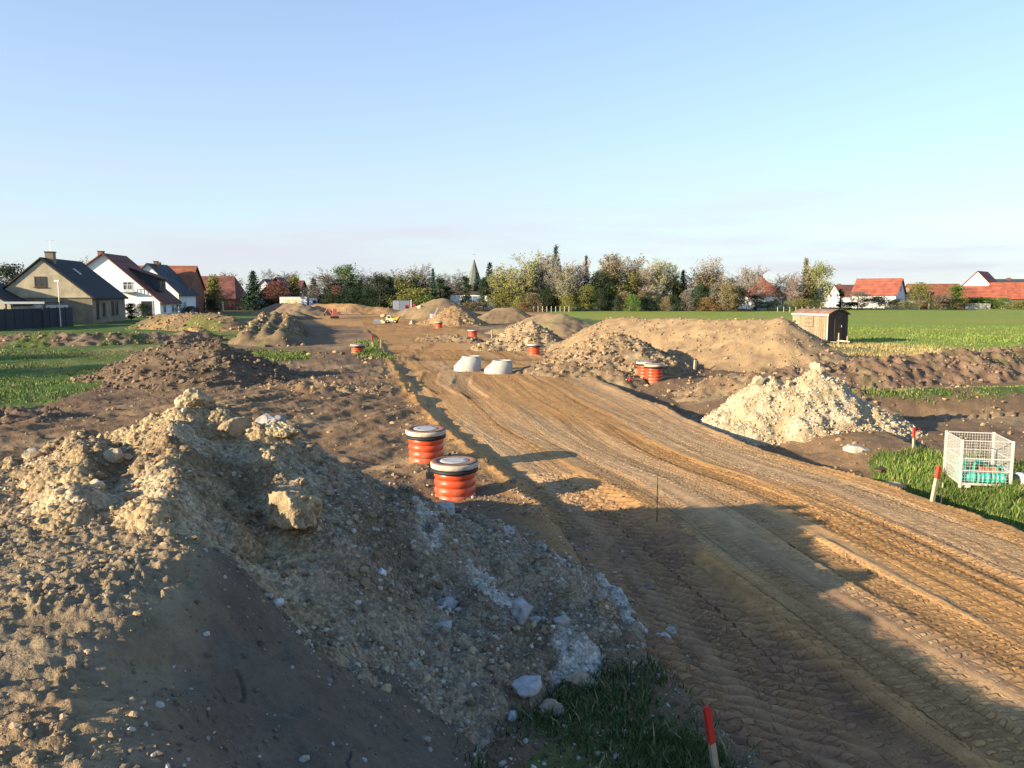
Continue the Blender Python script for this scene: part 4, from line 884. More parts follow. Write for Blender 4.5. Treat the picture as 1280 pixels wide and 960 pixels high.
# blue skip container and parked car
x, Y, _ = AT(302, 389, 175.); BC = empty('skip_container', (x, Y, 0), radians(-6), 'bright blue steel skip container in front of the brick barn', 'container')
MB().add([(0,0,.2),(4.6,0,.2),(4.6,2.2,.2),(0,2.2,.2),(-.0,0,2.3),(4.9,0,2.3),(4.9,2.2,2.3),(0,2.2,2.3),(.1,.08,2.3),(4.8,.08,2.3),(4.8,2.12,2.3),(.1,2.12,2.3),(.1,.08,.3),(4.5,.08,.3),(4.5,2.12,.3),(.1,2.12,.3)],
  [(0,1,5,4),(1,2,6,5),(2,3,7,6),(3,0,4,7),(3,2,1,0),(4,5,9,8),(5,6,10,9),(6,7,11,10),(7,4,8,11),(8,9,13,12),(9,10,14,13),(10,11,15,14),(11,8,12,15),(12,13,14,15)]).part('tub', M_blue, BC)
for k in range(7): MB().box(.25+k*.68, .37+k*.68, -.08, -.003, .25, 2.2).part('rib', M_blue, BC)
MB().box(0, 4.9, -.09, -.003, 2.2, 2.32).part('rim_beam', M_blue, BC)
for k in (0, 1): MB().box(.4+k*3.4, .7+k*3.4, .2, 2, 0, .197).part('skid', M_dark, BC)
x, Y, _ = AT(288, 390, 168.); CA = empty('parked_car', (x, Y, 0), radians(-8), 'silver grey parked estate car in front of the blue container', 'car')
bd = MB().prism([(0,.35),(2.5,.35),(2.5,.85),(2.35,.95),(1.7,1.0),(1.5,1.45),(.35,1.5),(.02,1.0)], 0, 1.7); bd.part('body', M_silver, CA)
MB().prism([(.25,1.02),(1.6,1.02),(1.43,1.40),(.42,1.43)], -.015, 1.715).part('windows', M_glass, CA)
for wx in (.5, 2.0): wheel(CA, wx, .08, .32, .32, .2)
for wx in (.5, 2.0): wheel(CA, wx, 1.62, .32, .32, .2)
for wx in (.15, .15): pass
# compact yellow green dumper on the far road, red mini excavator, grey car, grey container, wacker plate
def dumper():
    x, Y = GP(482, 404); r = empty('site_dumper', (x, Y, hz(x, Y)), radians(-8), 'small pale yellow dumper parked at the far end of the road', 'dumper')
    r.scale = (.44,)*3
    MB().prism([(0,.5),(2.1,.5),(2.1,1.2),(1.5,1.3),(1.4,2.0),(.4,2.0),(.1,1.3)], 0, 1.5).part('cab_body', M_lime, r)
    MB().box(.5, 1.3, -.02, -.003, 1.3, 1.85).part('side_window', M_glass, r)
    MB().add([(2.2,0,.7),(2.9,0,.7),(2.9,1.5,.7),(2.2,1.5,.7),(2.15,-.1,1.3),(3.7,-.1,1.7),(3.7,1.6,1.7),(2.15,1.6,1.3)], [(0,1,5,4),(1,2,6,5),(2,3,7,6),(3,0,4,7),(3,2,1,0)]).part('skip', M_yell, r)
    for wx in (.5, 2.5): wheel(r, wx, .05, .45, .45)
    for wx in (.5, 2.5): wheel(r, wx, 1.45, .45, .45)
dumper()
def excavator(u, v, s, label, rz, m):
    x, Y = GP(u, v); r = empty('mini_excavator', (x, Y, hz(x, Y)), rz, label, 'excavator'); r.scale = (s, s, s)
    for yy in (0, 1.1): MB().prism([(-.9,.1),(-.75,0),(.75,0),(.9,.1),(.9,.4),(.75,.5),(-.75,.5),(-.9,.4)], yy-.18, yy+.18).part('track', M_tyre, r)
    b_ = MB().prism([(-.9,.6),(.6,.6),(.6,1.1),(.0,1.2),(-.9,1.25)], .05, 1.05).part('upper_body', m, r)
    MB().prism([(-.45,1.22),(.5,1.12),(.35,2.2),(-.4,2.2)], .1, .95).part('cab', m, b_); MB().prism([(-.35,1.35),(.38,1.3),(.28,2.05),(-.32,2.05)], .085, .098).part('window', M_glass, b_)
    bm_ = MB(); bm_.bar((.6, .55, .9), (1.5, .55, 2.3), .12, 6).part('boom', m, r); MB().bar((1.5, .55, 2.3), (2.3, .55, 1.2), .10, 6).part('dipper', m, r)
    MB().prism([(2.1,1.25),(2.5,1.15),(2.45,.65),(2.0,.6),(2.2,.9)], .3, .8).part('bucket', M_dark, r)
excavator(509, 394, .75, 'small red excavator at the far end of the site', radians(8), M_red)
excavator(418, 398, .6, 'low red machine beside the brown heap left of the far road', radians(200), mat('faded_red', (.52,.16,.12), .5))
x, Y, _ = AT(491, 391, 150.); r = empty('container', (x, Y, 0), 0, 'grey blue container in front of the olive bush behind the road end', 'container')
MB().box(0, 3.2, 0, 2.2, .1, 2.1).part('body', mat('grey_blue_paint', (.13,.17,.22), .5), r); MB().box(.05, 1.2, -.03, -.003, .15, 2.05).part('door', mat('pale_grey_blue', (.20,.23,.27), .5), r); MB().box(3.35, 3.5, 0, .15, 0, 2.2).part('post', M_white, r)
x, Y = GP(467, 405); r = empty('bulk_bag', (x, Y, hz(x, Y)), .2, 'pale grey bulk bag on the far road left of the dumper', 'bulk bag'); r.scale = (.6,)*3
MB().add([(0,0,0),(1.3,0,0),(1.3,1,0),(0,1,0),(-.1,-.1,.5),(1.4,-.08,.45),(1.35,1.05,.5),(-.05,1.1,.5),(.2,.2,.85),(1.0,.2,.75),(1.0,.8,.8),(.25,.8,.85)], [(0,1,5,4),(1,2,6,5),(2,3,7,6),(3,0,4,7),(4,5,9,8),(5,6,10,9),(6,7,11,10),(7,4,8,11),(8,9,10,11)]).part('bag', M_silver, r)
MB().bar((.2,.2,.8), (.5,.5,1.1), .04, 5).part('loop', M_silver, r)
x, Y = GP(541, 400); r = empty('vibrating_plate', (x, Y, hz(x, Y)), .3, 'white vibrating plate standing left of the pointed sand heap', 'vibrating plate')
MB().prism([(-.45,.12),(-.3,0),(.5,0),(.65,.15),(.5,.2),(-.35,.2)], 0, .7).part('base_plate', M_silver, r); MB().box(-.2, .4, .1, .6, .203, .75).part('engine', M_white, r)
for yy in (.15, .55): MB().bar((.3, yy, .6), (.75, yy, 1.5), .04, 6).part('handle_bar', M_silver, r)
for i, (u, v, s, lb) in enumerate([(478, 404, .5, 'pale rubble lump left of the dumper'), (516, 405, .6, 'yellow rubble pile right of the dumper'), (524, 398, .5, 'pale lump behind the yellow rubble pile'), (480, 396, .55, 'pale lump at the far road end')]):
    boulder('rubble_lump', lb, u, v, GP(u, v)[1], s, 140+i, (.42,.34,.2), .6, .3, base=ICO3, rz=i, sink=.2)

# ------------------------------------------------------------------ site hut (old wooden trailer cabin)
M_bd = mat('weathered_board', (.27,.20,.13), .85, var=.3, scale=6, randobj=.18); M_bd_shade = mat('shaded_board', (.085,.06,.042), .85, var=.3, scale=6, randobj=.2); M_hroof = mat('rusty_roof', (.27,.15,.105), .8, var=.3, scale=3); M_trim = mat('pale_trim', (.50,.46,.36), .7)  # hut end repeats the wall wood darkened, its shade put into the colour
A = Vector(GP(994, 424)); Bq = Vector(GP(1034, 431)); 
hutL = 2.95; hutW = 1.95; hd = Vector((.473, -.879)); HT = empty('site_hut', (Bq.x, Bq.y, hz(Bq.x, Bq.y)+.0), math.atan2(hd.y, hd.x), 'weathered brown wooden site hut with curved rusty roof at the field edge', 'hut')
# local x runs back along the long side (negative), y to the field
Zb = .34; Zt = 1.98
nb = 16
for k in range(nb): MB().box(-hutL+k*hutL/nb+.006, -hutL+(k+1)*hutL/nb-.006, .0, .03, Zb, Zt-.02+.001*k).part('wall_board', M_bd, HT)
nb = 12
def arch(y): return Zt+.32*(1-((y-hutW/2)/(hutW/2))**2)
for k in range(nb):
    y0 = .035+k*(hutW-.035)/nb; y1 = y0+(hutW-.035)/nb-.012
    MB().add([(-.03,y0,Zb),(0,y0,Zb),(0,y1,Zb),(-.03,y1,Zb),(-.03,y0,arch(y0)-.03),(0,y0,arch(y0)-.03),(0,y1,arch(y1)-.03),(-.03,y1,arch(y1)-.03)], [(3,2,1,0),(4,5,6,7),(0,1,5,4),(1,2,6,5),(2,3,7,6),(3,0,4,7)]).part('end_board', M_bd_shade, HT)
MB().box(-hutL, -.04, .04, hutW, Zb+.01, Zt-.04).part('inner_shell', M_bd_shade, HT)
rm = MB(); N = 14
for k in range(N):
    ya = -.1+k*(hutW+.2)/N; yb = ya+(hutW+.2)/N; za = Zt+.34*(1-((ya-hutW/2)/(hutW/2+.1))**2); zb = Zt+.34*(1-((yb-hutW/2)/(hutW/2+.1))**2)
    rm.add([(-hutL-.1,ya,za),(.12,ya,za),(.12,yb,zb),(-hutL-.1,yb,zb),(-hutL-.1,ya,za+.05),(.12,ya,za+.05),(.12,yb,zb+.05),(-hutL-.1,yb,zb+.05)], [(3,2,1,0),(4,5,6,7),(0,1,5,4),(2,3,7,6),(1,2,6,5),(3,0,4,7)])
rm.part('roof', M_hroof, HT)
MB().box(-hutL-.1, .12, -.13, -.103, Zt-.04, Zt+.07).part('eaves_trim', M_trim, HT)
MB().box(-.06, .02, -.05, -.003, Zb-.02, Zt-.03).part('corner_trim', M_trim, HT); MB().box(-hutL-.03, -hutL+.05, -.05, -.003, Zb-.02, Zt-.03).part('corner_trim', M_trim, HT)
wf = MB().box(-1.95, -1.2, -.03, -.003, 1.15, 1.95).part('shutter', mat('grey_brown_shutter', (.17,.13,.085), .8), HT)
for k in range(3): MB().box(-1.92, -1.23, -.045, -.033, 1.2+k*.26, 1.40+k*.26).part('shutter_slat', M_bd, wf)
dr_ = MB().box(.003, .035, .62, 1.35, Zb+.02, Zt+.1).part('door', M_bd_shade, HT); MB().box(.037, .06, 1.25, 1.30, 1.15, 1.29).part('handle', M_galv, dr_)
MB().box(-hutL, .0, .1, hutW-.1, Zb-.13, Zb-.003).part('chassis_beam', M_dark, HT); MB().bar((0, hutW/2, Zb-.08), (1.0, hutW/2, Zb-.12), .05, 6).part('drawbar', M_trim, HT)
for px, py in ((-hutL+.4, .3), (-.6, .3), (-hutL+.4, hutW-.3), (-.6, hutW-.3)):
    o = MB().lathe([(.1, -.08), (.24, -.08), (.25, 0), (.24, .08), (.1, .08)], 16).part('wheel', M_tyre, HT, True); o.location = (px, py, .2); o.rotation_euler = (pi/2, 0, 0)
MB().box(-.35, .5, .3, 1.4, Zb-.16, Zb-.135).part('step', M_trim, HT)
boulder('stone', 'white block lying under the near side of the site hut', 1013, 428, GP(1013, 430)[1], .28, 150, (.48,.46,.42), .8, .2, base=ICO3, cat='stone')

# ------------------------------------------------------------------ houses
def tile_mat(name, c1, c2, scale=1.0):
    m, t, b = node_mat(name); b.inputs['Roughness'].default_value = .8
    tcn = t.nodes.new('ShaderNodeTexCoord'); br = t.nodes.new('ShaderNodeTexBrick'); br.inputs['Color1'].default_value = (*c1, 1); br.inputs['Color2'].default_value = (*c2, 1)
    br.inputs['Mortar'].default_value = (*[c*.45 for c in c1], 1); br.inputs['Scale'].default_value = 3*scale; br.inputs['Mortar Size'].default_value = .02
    nz = t.nodes.new('ShaderNodeTexNoise'); nz.inputs['Scale'].default_value = .9; nz.inputs['Detail'].default_value = 5
    t.links.new(tcn.outputs['Object'], nz.inputs['Vector'])
    mpn = t.nodes.new('ShaderNodeMapping'); mpn.inputs['Rotation'].default_value = (radians(90), 0, radians(90)); t.links.new(tcn.outputs['Object'], mpn.inputs[0]); t.links.new(mpn.outputs[0], br.inputs['Vector'])
    mr = t.nodes.new('ShaderNodeMapRange'); mr.inputs[1].default_value = .3; mr.inputs[2].default_value = .7; mr.inputs[3].default_value = .7; mr.inputs[4].default_value = 1.25; t.links.new(nz.outputs[0], mr.inputs[0])
    vm = t.nodes.new('ShaderNodeVectorMath'); vm.operation = 'SCALE'; t.links.new(br.outputs[0], vm.inputs[0]); t.links.new(mr.outputs[0], vm.inputs['Scale']); t.links.new(vm.outputs[0], b.inputs['Base Color'])
    bp = t.nodes.new('ShaderNodeBump'); bp.inputs['Strength'].default_value = .5; bp.inputs['Distance'].default_value = .04; t.links.new(br.outputs['Fac'], bp.inputs['Height']); bp.invert = True; t.links.new(bp.outputs[0], b.inputs['Normal'])
    return m
R_dark = tile_mat('dark_tiles', (.026,.025,.025), (.018,.017,.018)); R_red = tile_mat('red_tiles', (.40,.115,.06), (.31,.085,.048)); R_org = tile_mat('orange_tiles', (.36,.125,.055), (.27,.09,.045)); R_brn = tile_mat('brown_red_tiles', (.20,.07,.045), (.16,.055,.04)); R_slate = tile_mat('slate_tiles', (.06,.075,.085), (.045,.055,.065))
W_white = mat('white_render', (.80,.79,.77), .9, var=.05, scale=2); W_brick = tile_mat('tan_brick', (.28,.225,.15), (.23,.185,.125), 2.0); W_beige = tile_mat('beige_cladding', (.50,.43,.29), (.46,.39,.26), .9); W_red = tile_mat('red_brick', (.30,.13,.075), (.25,.105,.06), 2.0); W_grey = mat('grey_render', (.36,.36,.35), .9, var=.08)
def house(name, label, x, y, rz, W, L, eL, ridge, eR, mw, mr, xr=0., wins=(), chim=None, over=.35, cat='house', group=None, gable=None, hip=0., z=0):
    r = empty(name, (x, y, z), rz, label, cat, group)
    (MB().prism([(-W/2, -1.0), (W/2, -1.0), (W/2, eR), (-W/2, eL)], 0, L) if hip else MB().prism([(-W/2, -1.0), (W/2, -1.0), (W/2, eR), (xr, ridge), (-W/2, eL)], 0, L)).part('wall', mw, r)
    if gable: MB().prism([(-W/2+.02, eL-.05), (W/2-.02, eR-.05), (xr, ridge-.12)], -.14, -.003).part('gable_cladding', gable, r)
    for s, e in ((-1, eL), (1, eR)):
        run = W/2-s*xr if s > 0 else W/2+xr
        run = abs(s*W/2-xr); sl = (ridge-e)/run; ex = s*(W/2+over); ez = e-sl*over
        t_ = .16
        a = (xr, ridge+.03); b_ = (ex, ez+.03)
        m = MB()
        y0, y1 = -over, L+over
        vs = []
        for yy0, yy1, dz in ((y0+hip, y1-hip, 0), (y0+hip, y1-hip, t_)): vs += [(a[0], yy0, a[1]+dz), (a[0], yy1, a[1]+dz)]
        vs += [(b_[0], y0, b_[1]), (b_[0], y1, b_[1]), (b_[0], y0, b_[1]+t_), (b_[0], y1, b_[1]+t_)]
        m.add(vs, [(2, 3, 7, 6), (0, 4, 5, 1), (4, 6, 7, 5), (0, 2, 6, 4), (1, 5, 7, 3)])
        m.part('roof', mr, r)
    if hip:
        for yy, sgn in ((-over, 1), (L+over, -1)):
            el = eL-(ridge-eL)/(W/2)*over; er = eR-(ridge-eR)/(W/2)*over
            MB().add([(-W/2-over, yy, el+.03+.15), (W/2+over, yy, er+.03+.15), (xr, yy+sgn*hip, ridge+.03+.16)], [(0, 1, 2) if sgn > 0 else (0, 2, 1)]).part('roof', mr, r)
    if chim:
        for (px, py, h, sz) in chim:
            c = MB().box(px-sz, px+sz, py-sz, py+sz, ridge-1.2, ridge+h).part('chimney', W_red if mw is not W_brick else W_brick, r); MB().box(px-sz-.06, px+sz+.06, py-sz-.06, py+sz+.06, ridge+h+.002, ridge+h+.12).part('chimney_cap', M_dark, c)
    for wn in wins:
        face, u, zz, ww, hh = wn[:5]; fm = wn[5] if len(wn) > 5 else M_white; pm = wn[6] if len(wn) > 6 else M_glass; nm = wn[7] if len(wn) > 7 else 'window'
        if face == 'front': M = Matrix.Translation((u, -.14 if (gable and zz > min(eL, eR)) else 0, zz))
        elif face == 'right': M = Matrix.Translation((W/2, u, zz)) @ Matrix.Rotation(pi/2, 4, 'Z')
        elif face == 'left': M = Matrix.Translation((-W/2, u, zz)) @ Matrix.Rotation(-pi/2, 4, 'Z')
        f = MB()
        for q in ((-ww/2, ww/2, 0, .09), (-ww/2, ww/2, hh-.09, hh)): f.box(q[0], q[1], -.07, -.002, q[2], q[3], M)
        for q in (-ww/2, ww/2-.09): f.box(q, q+.09, -.069, -.002, .09, hh-.09, M)
        o = f.part(nm, fm, r); MB().box(-ww/2+.09, ww/2-.09, -.04, -.004, .09, hh-.09, M).part('pane', pm, o)
        if ww > 1.0 and nm == 'window': MB().box(-.04, .04, -.06, -.042, .09, hh-.09, M).part('mullion', fm, o)
        if nm == 'window': MB().box(-ww/2-.1, ww/2+.1, -.14, -.002, -.07, -.002, M).part('sill', fm, o)
    return r
def sky_light(r, W, L, e, ridge, xr, side, t, y, w_, h_):
    run = abs(side*W/2-xr); ang = math.atan2(ridge-e, run); px = xr+side*run*t; pz = ridge-(ridge-e)*t+.2
    M = Matrix.Translation((px, y, pz)) @ Matrix.Rotation(side*ang, 4, 'Y')
    f = MB().box(-h_/2, h_/2, -w_/2, w_/2, 0, .06, M).part('skylight', M_silver, r); MB().box(-h_/2+.1, h_/2-.1, -w_/2+.1, w_/2-.1, .062, .075, M).part('pane', M_glass, f)
BM = (mat('brown_frame', (.08,.045,.03), .6))
# left row
h1 = house('gable_house', 'tan brick house with large dark roof and beige gable at far left', -51.2, 88, radians(10), 9.8, 12, 3.0, 7.15, 3.0, W_brick, R_dark, gable=W_beige, chim=[(.35, 1.6, .75, .42)],
  wins=[('front', -.2, 4.1, 1.15, 1.15, BM), ('front', -1.2, .15, 2.2, 2.0, M_white, M_white, 'garage_door'), ('front', 1.3, .15, 2.2, 2.0, M_white, M_white, 'garage_door'), ('right', 1.6, .6, .7, 2.0, BM), ('right', 3.8, .9, .8, 1.5, BM), ('right', 7.0, .9, .8, 1.6, BM), ('right', 8.6, .9, .8, 1.6, BM)])
sky_light(h1, 9.8, 12, 3.0, 7.15, 0, 1, .35, 5.5, .8, 1.0)
MB().bar((.4, 1.6, 7.9), (.4, 1.6, 9.3), .025, 6).part('aerial_mast', M_galv, h1); MB().bar((-.1, 1.6, 9.2), (.9, 1.6, 9.25), .02, 5).part('aerial', M_galv, h1)
x, Y, _ = AT(76, 408, 80); r = empty('street_lamp', (x, Y, 0), 0, 'thin pale street lamp in front of the beige gable', 'street lamp'); MB().bar((0,0,0), (0,0,4.6), .06, 8, .035).part('pole', M_galv, r); MB().box(-.35, .15, -.1, .1, 4.6, 4.72).part('lamp_head', M_galv, r)
house('low_house', 'low dark roofed outbuilding with cream gable edge at the left picture border', -55.3, 81, radians(14), 8.5, 8, 2.3, 4.8, 2.3, mat('cream_render', (.55,.5,.38), .9), R_dark, cat='outbuilding')
x, Y, _ = AT(20, 380, 77); r = empty('carport', (x, Y, 0), radians(6), 'flat roofed carport with pale roof edge behind the dark fence', 'carport')
MB().box(-4.5, 2.6, 0, 4, 2.45, 2.6).part('roof_slab', M_dark, r); MB().box(-4.5, 2.6, -.05, -.003, 2.42, 2.63).part('roof_edge', M_silver, r)
for px in (-4.2, -1, 2.3): MB().box(px-.06, px+.06, .1, .22, 0, 2.447).part('post', M_dark, r)
h2 = house('white_house', 'white house with steep red brown roof and sunlit gable behind the tan one', -58.3, 115, radians(7), 15.2, 9, 3.3, 8.95, 2.3, W_white, R_brn, xr=.2, over=.5, wins=[('front', 3.3, 3.9, 1.3, 1.2), ('front', 5.8, .1, 1.7, 2.3, M_white, M_glass, 'terrace_door'), ('right', 2, .6, 1.2, 1.3), ('right', 6, .6, 1.2, 1.3)], chim=[(-.5, 1.2, .4, .35)])
bal = MB().box(2.4, 4.4, -.9, -.02, 3.55, 3.68).part('balcony', M_silver, h2)
for k in range(5): MB().box(2.4+k*.48, 2.45+k*.48, -.9, -.85, 3.685, 4.6).part('rail_post', M_white, bal)
MB().box(2.4, 4.4, -.92, -.86, 4.602, 4.68).part('hand_rail', M_white, bal)
dm = MB().prism([(3.0, 5.0), (6.6, 3.8), (6.6, 5.6), (3.0, 7.0)], 3.2, 6.6).part('dormer', R_slate, h2)
for k in range(2): MB().box(6.61, 6.66, 3.6+k*1.5, 4.7+k*1.5, 4.2, 5.2).part('dormer_window', M_glass, dm)
MB().add([(2.6,2.9,7.1),(7.1,2.9,5.5),(7.1,6.9,5.5),(2.6,6.9,7.1),(2.6,2.9,7.28),(7.1,2.9,5.68),(7.1,6.9,5.68),(2.6,6.9,7.28)], [(3,2,1,0),(4,5,6,7),(0,1,5,4),(1,2,6,5),(2,3,7,6),(3,0,4,7)]).part('dormer_roof', R_brn, dm)
h3 = house('white_house', 'smaller white house with slate blue roof in front of the orange barn', -58.6, 130, radians(5), 9.2, 9, 3.5, 8.1, 3.5, W_white, R_slate, over=.5, wins=[('front', 1.5, 3.9, 1.5, 1.2, M_silver), ('right', 3, .8, 1.2, 1.3)], chim=[(.3, 3, .5, .3), (-.3, 6, .4, .3)])
x, Y, _ = AT(253, 390, 146); h4 = house('brick_barn', 'big brick barn with weathered orange roof behind the white houses', x+.5, Y-3.5, radians(96), 9.5, 15.5, 4.2, 8.1, 4.2, W_red, R_org, over=.3, wins=[('left', 3.2, 1.0, 1.4, 1.4), ('left', 6.5, 1.0, 1.4, 1.4), ('left', 1.2, .8, .9, 1.4)], cat='barn')
x, Y, _ = AT(306, 388, 168); h5 = house('timbered_barn', 'half timbered barn with red brown hipped roof behind the blue container', x, Y-2.0, radians(92), 9, 9.4, 2.6, 6.8, 2.6, W_red, R_brn, over=.4, hip=1.6, cat='barn')
for k in range(6): MB().box(-4.5-.06, -4.503, .5+k*1.7, .68+k*1.7, 0, 2.5).part('timber', M_white if k % 2 else BM, h5)
x, Y, _ = AT(346, 390, 180); house('brown_gable_house', 'dark brown brick house with copper coloured creeper behind the lorry', x, Y, radians(4), 7.5, 8, 3.2, 6.9, 3.2, tile_mat('dark_brick', (.13,.06,.045), (.09,.045,.035), 2), R_brn, wins=[('front', .8, 3.6, 1.0, 1.0)])
x, Y, _ = AT(331, 390, 188); house('grey_gable_house', 'pale grey gable just left of the dark brown brick house', x, Y, radians(-4), 6.5, 8, 3.4, 6.6, 3.4, mat('pale_blue_render', (.42,.45,.48), .9), R_slate, wins=[('front', 0, 3.4, .9, .9)])
x, Y, _ = AT(380, 390, 196); house('far_brick_house', 'red brick house just showing between the conical tree and the bare tree', x, Y, radians(90), 8, 8, 4, 6.4, 4, W_red, R_brn)
# neighbours beyond the left picture edge, whose shade falls on the fence and the lower walls
house('neighbour_house', 'neighbouring house just outside the left edge of the photo', -70, 78, radians(15), 11, 12, 4.5, 8.6, 4.5, W_white, R_dark, wins=[('front', 0, 1, 1.4, 1.3), ('right', 3, 1, 1.4, 1.3)])
# dark fence at far left
FN = empty('panel_fence', (0, 0, 0), 0, 'dark grey panel fence in front of the carport at far left', 'fence'); M_fen = mat('anthracite', (.035,.04,.048), .7, var=.15, scale=2, randobj=.12)
fa = Vector((*G(-30, 416.5, 0), 0)); fb = Vector((*G(92, 408.5, 0), 0)); nP = 11
for k in range(nP):
    p = fa.lerp(fb, k/nP); q = fa.lerp(fb, (k+1)/nP); d = (q-p).normalized(); M = Matrix.Translation(p) @ Matrix.Rotation(math.atan2(d.y, d.x), 4, 'Z'); l = (q-p).length
    MB().box(.05, l-.05, -.02, .02, -.1, 2.0, M).part('fence_panel', M_fen, FN); MB().box(-.048, .048, -.05, .05, -.1, 2.08, M).part('fence_post', M_fen, FN)
# church spire and flat roofed building
x, Y, _ = AT(593, 380, 230); ch = empty('church', (x, Y, 0), radians(20), 'church tower with pointed grey green spire rising above the trees', 'church')
M_sp = tile_mat('spire_slates', (.17,.18,.14), (.13,.145,.12), 1.0)
MB().box(-2.0, 2.0, -2.0, 2.0, -.5, 5.6).part('tower', mat('pink_stone', (.46,.34,.28), .9), ch)
MB().lathe([(2.4, 5.6), (1.75, 8.0), (1.0, 10.2), (.04, 13.2)], 8).part('spire', M_sp, ch); MB().bar((0,0,13.1), (0,0,15.0), .06, 6).part('mast', M_galv, ch); MB().box(-.45, .45, -.04, .04, 14.4, 14.55).part('cross_arm', M_galv, ch)
for a in range(3): MB().box(-.4, .4, -2.06, -2.003, 3.4, 4.8, Matrix.Rotation(a*pi/2-pi/2, 4, 'Z')).part('louvre_window', M_dark, ch)
x, Y, _ = AT(563, 386, 172); fl = empty('flat_roofed_building', (x, Y, 0), radians(-3), 'white flat roofed building with dark roof edge below the church', 'building')
MB().box(0, 9.4, 0, 7, -.3, 3.3).part('wall', W_white, fl); MB().box(-.3, 9.7, -.4, 7.3, 3.3, 3.85).part('roof_edge', mat('dark_brown_fascia', (.07,.05,.045), .7), fl)
for k in range(3):
    o = MB().box(3.6+k*1.15, 4.65+k*1.15, -.05, -.003, .9, 2.9).part('window', M_silver, fl); MB().box(3.7+k*1.15, 4.55+k*1.15, -.07, -.052, 1.0, 2.8).part('pane', mat('blue_pane', (.12,.18,.27), .15, spec=.7), o)
# right hand village
x, Y, _ = AT(957, 386, 178); house('pyramid_roof_house', 'house with pointed orange pyramid roof and small chimney in the tree gap', x, Y, 0, 8.0, 8.0, 3.0, 7.0, 3.0, W_white, R_red, hip=3.9, chim=[(.1, 4.2, .3, .3)], wins=[('front', 2.2, 1.0, 1.0, 1.2)])
x, Y, _ = AT(938, 386, 185); house('low_brown_house', 'low brown roofed house left of the pyramid roof', x, Y, radians(90), 7, 8, 2.6, 4.9, 2.6, W_white, R_brn)
x, Y, _ = AT(1092, 384, 200); house('village_house', 'low white house with dull red roof right of the small column tree', x-1.5, Y, radians(93), 8, 8.5, 2.8, 5.4, 2.8, W_white, R_brn, wins=[('left', 2, .7, 1.2, 1.2), ('left', 5, .7, 1.2, 1.2)], chim=[(0, 7.5, .3, .3)])
x, Y, _ = AT(1054, 384, 205); house('village_house', 'pale low house at the left end of the right hand village', x+.5, Y, radians(88), 8, 5, 2.8, 4.4, 2.8, W_grey, R_slate, wins=[('left', 2, .9, 1.6, 1.2)])
x, Y, _ = AT(1128, 384, 188); house('village_house', 'white house with red roof and white gable facing right in the village', x-.6, Y, radians(52), 9.2, 9.5, 3.2, 6.8, 3.2, W_white, R_red, over=.4, wins=[('front', 0, 3.9, 1.1, 1.3), ('front', -2, .8, 1.1, 1.3), ('left', 3, .9, 1.6, 1.2)])
x, Y, _ = AT(1190, 384, 196); house('village_house', 'long orange roofed house behind the small yellow tree', x+1, Y, radians(85), 9, 11.5, 2.4, 5.6, 2.4, W_brick, R_org, over=.4, chim=[(0, 8.5, .4, .35)])
x, Y, _ = AT(1147, 384, 176); r = empty('garage', (x, Y, 0), 0, 'low white garage at the field edge under the orange roof', 'garage'); MB().box(-2.5, 2.6, 0, 5, -.3, 1.9).part('wall', W_white, r); MB().box(-2.6, 2.7, -.1, 5.1, 1.9, 2.05).part('roof_slab', M_silver, r); MB().box(.2, 2.2, -.04, -.003, 0, 1.7).part('garage_door', mat('brown_red_door', (.2,.08,.05), .6), r)
x, Y, _ = AT(1219, 384, 203); house('village_house', 'tallest village house with steep white gable and red roof at far right', x, Y, radians(-42), 11.5, 11, 2.6, 8.9, 2.6, W_white, R_red, over=.4, wins=[('front', -1, 3.2, .9, 1.0)])
x, Y, _ = AT(1226, 384, 186); house('village_house', 'small orange roofed annex in front of the tallest white gable', x, Y, radians(84), 6, 4.4, 2.2, 4.6, 2.2, W_red, R_red, over=.4)
x, Y, _ = AT(1254, 384, 184); house('village_house', 'orange roofed house with dark triangular gable at far right', x, Y, radians(62), 7.5, 8, 2.0, 5.0, 2.0, mat('dark_timber', (.06,.035,.03), .8), R_red, over=.4)
x, Y, _ = AT(1282, 384, 196); house('village_house', 'red roofed house cut by the right picture border', x+.5, Y, radians(68), 9, 8, 2.4, 6.0, 2.4, mat('dark_timber_gable', (.07,.045,.04), .8), R_red, over=.4)
x, Y, _ = AT(1290, 384, 222); house('village_house', 'grey roofed house at the very right behind the red roofs', x, Y, radians(90), 9, 11, 3, 7.2, 3, W_white, R_slate, chim=[(0, 7, .4, .4)])
r = empty('board_fence', (*AT(1206, 384, 178)[:2], 0), radians(-3), 'grey board fence in front of the orange roofed annex', 'fence')
for k in range(6): MB().box(k*.93, k*.93+.86, -.03, .03, 0, 1.25).part('fence_panel', W_grey, r); MB().box(k*.93-.055, k*.93-.005, -.05, .05, 0, 1.35).part('fence_post', M_dark, r)
for i, (u, c_) in enumerate(((1184, (.55,.6,.62)), (1263, (.5,.52,.55)))):
    x, Y, _ = AT(u, 385, 176); r = empty('garden_shed', (x, Y, 0), 0, ['tiny pale garden shed beside the yellow tree', 'tiny pale garden shed below the dark triangular gable'][i], 'shed'); MB().prism([(-.9, 0), (.9, 0), (.9, 1.5), (0, 2.1), (-.9, 1.5)], 0, 2).part('wall', mat('shed_paint', c_, .7), r); MB().box(-.35, .35, -.03, -.003, 0, 1.4).part('door', M_silver, r)

